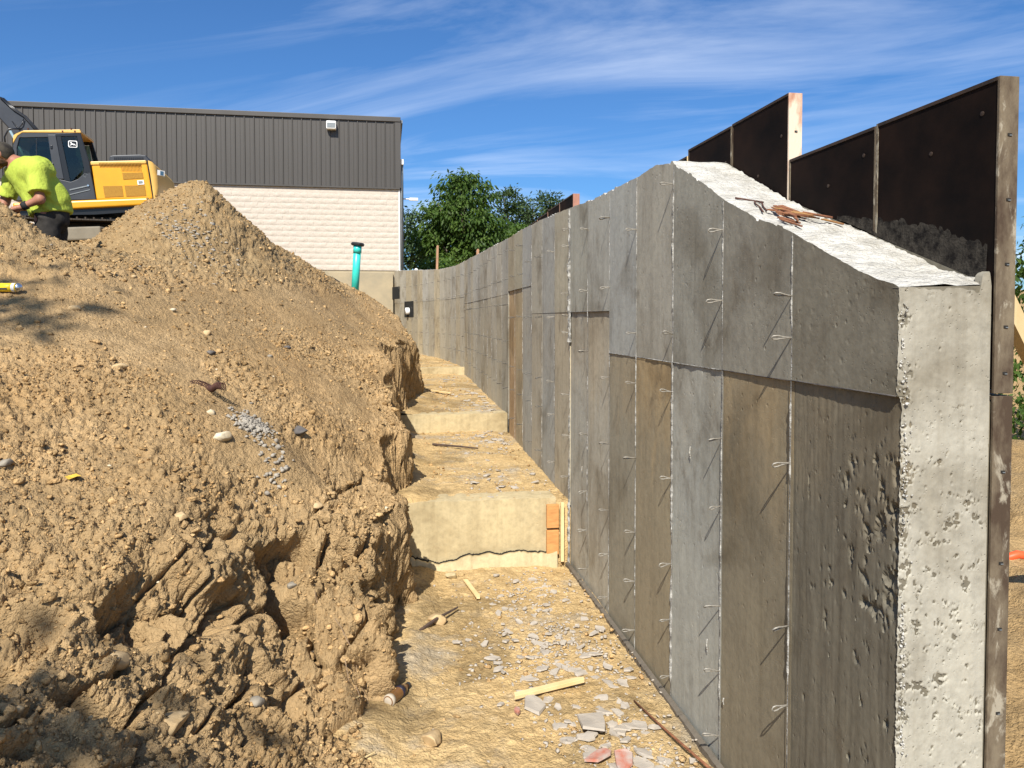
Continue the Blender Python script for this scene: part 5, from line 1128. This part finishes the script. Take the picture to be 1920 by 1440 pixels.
o = MB().tube([(.55, 9.1, .615), (.85, 8.85, .62), (1.05, 8.75, .61)], [.014, .012, .008], 6).build('dead_stick', M_stick); tag(o, 'dark stick on the second trench level', 'stick')
o = MB().tube([(1.33, 3.97, .018), (1.38, 3.70, .020), (1.44, 3.42, .024), (1.475, 3.28, .022)], [.004, .006, .007, .007], 7).build('rusty_rod', M_rust, smooth=True); tag(o, 'long rusty rod lying along the wall foot', 'rod')
# plastic bottle
bo = empty('plastic_bottle', (.005, 4.12, .045), R(57)); tag(bo, 'crumpled brown plastic bottle at the bank foot', 'bottle')
M_bot = mat('bottle_brown', (.16, .075, .025), .12, 0., .6)[0]; M_botc = mat('bottle_clear', (.42, .36, .28), .1, 0., .6)[0]
Mx = Matrix.Rotation(R(90), 4, 'Y') @ Matrix.Rotation(R(90), 4, 'Z')
MB().lathe([(.026, .0), (.034, .008), (.032, .03), (.034, .05), (.0315, .055), (.034, .065), (.0315, .09), (.034, .11), (.033, .14), (.024, .165), (.014, .18), (.014, .195)], 18, M=Matrix.Rotation(R(90), 4, 'Y')).build('bottle_body', M_bot, bo, smooth=True)
MB().lathe([(.02, -.002), (.0345, .006), (.0345, .03)], 18, M=Matrix.Rotation(R(90), 4, 'Y')).build('bottle_base', M_botc, bo, smooth=True)
MB().lathe([(.0352, .105), (.0352, .135)], 18, M=Matrix.Rotation(R(90), 4, 'Y')).build('bottle_label', mat('label_navy', (.02, .018, .03), .3)[0], bo, smooth=True)
MB().lathe([(.016, .195), (.016, .212)], 12, M=Matrix.Rotation(R(90), 4, 'Y')).build('bottle_cap', M_black, bo)
# spray can
sc = empty('spray_can', (-2.78, 6.30, on_bank(-2.78, 6.30, .045)), R(-8)); tag(sc, 'yellow spray can lying on the bank at the left', 'spray can')
RY = Matrix.Rotation(R(90), 4, 'Y')
MB().lathe([(.033, -.09), (.033, .07)], 20, M=RY).build('can_body', M_yellow, sc, smooth=True)
MB().lathe([(.0335, -.10), (.0335, -.088)], 20, M=RY).build('can_rim', M_chrome, sc); MB().lathe([(.0335, .068), (.0338, .078), (.022, .095), (.012, .10)], 20, M=RY).build('can_shoulder', M_chrome, sc, smooth=True)
MB().lathe([(.0333, .035), (.0333, .058)], 20, M=RY).build('can_band', M_white, sc); MB().lathe([(.026, -.128), (.028, -.1)], 16, M=RY).build('can_cap', M_trim_grey, sc)
MB().box(-.07, .01, -.034, -.028, -.016, -.004).build('can_print', M_black, sc)
# rusty coil
co = MB(); pts = []
for j in range(170):
    t = j / 169; a = j * .9; cxp = -.16 + .34 * t; r = .022 + .02 * max(0, .25 - t) * 4; pts.append((cxp + .004 * math.cos(a), .04 * math.sin(t * 5) - .05 * t + r * math.cos(a), .025 + r * math.sin(a) + .015 * math.sin(t * 9)))
co.tube(pts, .0038, 5); o = co.build('rusty_coil', M_rust_dark, smooth=True); o.location = (-1.20, 5.58, on_bank(-1.2, 5.58, .005)); o.rotation_euler = (R(4), R(-3), R(-25)); tag(o, 'rusty wire coil lying on the bank', 'wire coil')
# dab of grey mortar
pts = np.concatenate([np.stack([RNG.normal(-.88, .055, 420), RNG.normal(5.36, .075, 420)], 1), np.stack([RNG.normal(-.70, .05, 60), RNG.normal(5.05, .12, 60)], 1)])
pz = np.array([on_bank(a, b, 0) for a, b in pts]); o = lumps('mortar_spill', np.stack([pts[:, 0], pts[:, 1], pz], 1), RNG.uniform(.006, .020, len(pts)), M_mortar, .7, .5); tag(o, 'lumpy grey mortar spill on the middle of the bank', 'mortar spill', kind='stuff')
pts = np.stack([RNG.normal(-2.15, .22, 260), RNG.normal(8.9, .35, 260)], 1); pts = pts[(pts[:, 1] + pts[:, 0] * .9 > 6.6)]
pz = np.array([on_bank(a, b, 0) for a, b in pts]); o = lumps('mortar_spill', np.stack([pts[:, 0], pts[:, 1], pz], 1), RNG.uniform(.008, .028, len(pts)), M_mortar, .5, .1); tag(o, 'streak of grey mortar crumbs on the tall dirt pile', 'mortar spill', kind='stuff')
lf_ = MB().add([(0, -.045, 0), (.03, -.015, .010), (.036, .02, .004), (0, .05, .012), (-.034, .018, .006), (-.03, -.02, .012), (0, 0, .002)], [(0, 1, 6), (1, 2, 6), (2, 3, 6), (3, 4, 6), (4, 5, 6), (5, 0, 6)]).build('yellow_leaf', M_leaf_y); lf_.location = (-1.57, 4.19, on_bank(-1.57, 4.19, .012)); tag(lf_, 'fallen yellow leaf on the left of the bank', 'leaf')
# straws and roots
for j in range(26):
    p = bank_samples(1, loose * (Yg < 12) + vis * .1 * (Yg < 12))[0]; a = random.uniform(0, 6.28); l = random.uniform(.03, .14)
    o = MB().tube([p + np.array([0, 0, .008]), p + np.array([math.cos(a) * l, math.sin(a) * l, .012])], .0022 + .0003 * p[1], 5).build('dry_straw', M_straw); tag(o, 'dry straw lying on the soil bank', 'straw', 'dry straws on the bank')
for j, (x, y) in enumerate(((-.28, 4.3), (-.22, 4.15), (-.40, 4.45), (-.16, 4.05))):
    z = on_bank(x, y, .03); pts = [Vector((x, y - .03, z))]
    for q in range(9): pts.append(pts[-1] + Vector((random.uniform(.0, .035), random.uniform(-.035, .01), -.04 + random.uniform(-.02, .01))))
    o = MB().tube(pts, [.003 - .00025 * q for q in range(10)], 5).build('hanging_root', M_root); tag(o, 'thin root hanging out of the lower bank face', 'root', 'roots in the bank face')

# pile of rusty form wedges on the sloping wall top
def wedge_mesh(L, w, t): 
    m = MB(); m.prism([(-L / 2, -w * .5), (L / 2, -w * .25), (L / 2, w * .2), (-L * .46, w * .5)], 0, t, axis=2); return m
wm = [wedge_mesh(.125, .022, .006).build('form_wedge', M_rust, bevel=.001), wedge_mesh(.105, .02, .006).build('form_wedge', M_rust_y, bevel=.001), wedge_mesh(.135, .016, .006).build('form_wedge', M_rust, bevel=.001)]
sl = math.atan2(-.43, 1.0)
WG = 'rusty wedges piled on the wall top'
def put_wedge(j, x, y, dz, rz, label, tx=0.):
    dz = dz * .6
    o = wm[j] if not wm[j].get('label') else copy_obj(wm[j]); g = float(np.interp(y + .1, TY, TZ) - np.interp(y - .1, TY, TZ)) / .2
    o.location = (x, y, float(top_z(y)) + .014 + dz); o.rotation_euler = (Matrix.Rotation(math.atan(g), 4, 'X') @ Matrix.Rotation(rz, 4, 'Z') @ Matrix.Rotation(tx, 4, 'X')).to_euler(); tag(o, label, 'wedge', WG); return o
for j in range(18):
    y = 3.0 + random.gauss(0, .075); put_wedge(j % 3, 1.705 + random.gauss(0, .028), y, .004 + (j % 5) * .0075, R(-72) + random.gauss(0, .35), 'rusty steel wedge in the heap on the sloping wall top', random.gauss(0, .25))
put_wedge(2, 1.60, 2.86, .0, R(-80), 'rusty wedge lying apart near the face edge, front one of two'); put_wedge(0, 1.615, 2.90, .0, R(-78), 'rusty wedge lying apart near the face edge, rear one of two')
put_wedge(1, 1.80, 2.89, .0, R(-70), 'yellowish rusty wedge nearest the black form')
o = MB().tube([(1.60, 3.36, float(top_z(3.36)) + .012), (1.70, 3.28, float(top_z(3.28)) + .014)], .004, 6).build('rusty_pin', M_rust_dark); tag(o, 'thin rusty pin lying above the wedge heap', 'pin')
lp = [(.0, .012), (.05, .010), (.10, .018), (.13, .012), (.14, 0), (.13, -.012), (.10, -.016), (.05, -.008), (-.02, -.010)]
o = MB().tube([(1.62 + a * .35 + b, 3.12 + a * 1.2, float(top_z(3.12 + a * 1.2)) + .014 + .004) for a, b in lp], .0035, 6).build('wire_loop_tie', M_rust_dark, smooth=True); tag(o, 'bent rusty tie loop lying beside the wedge heap', 'tie')
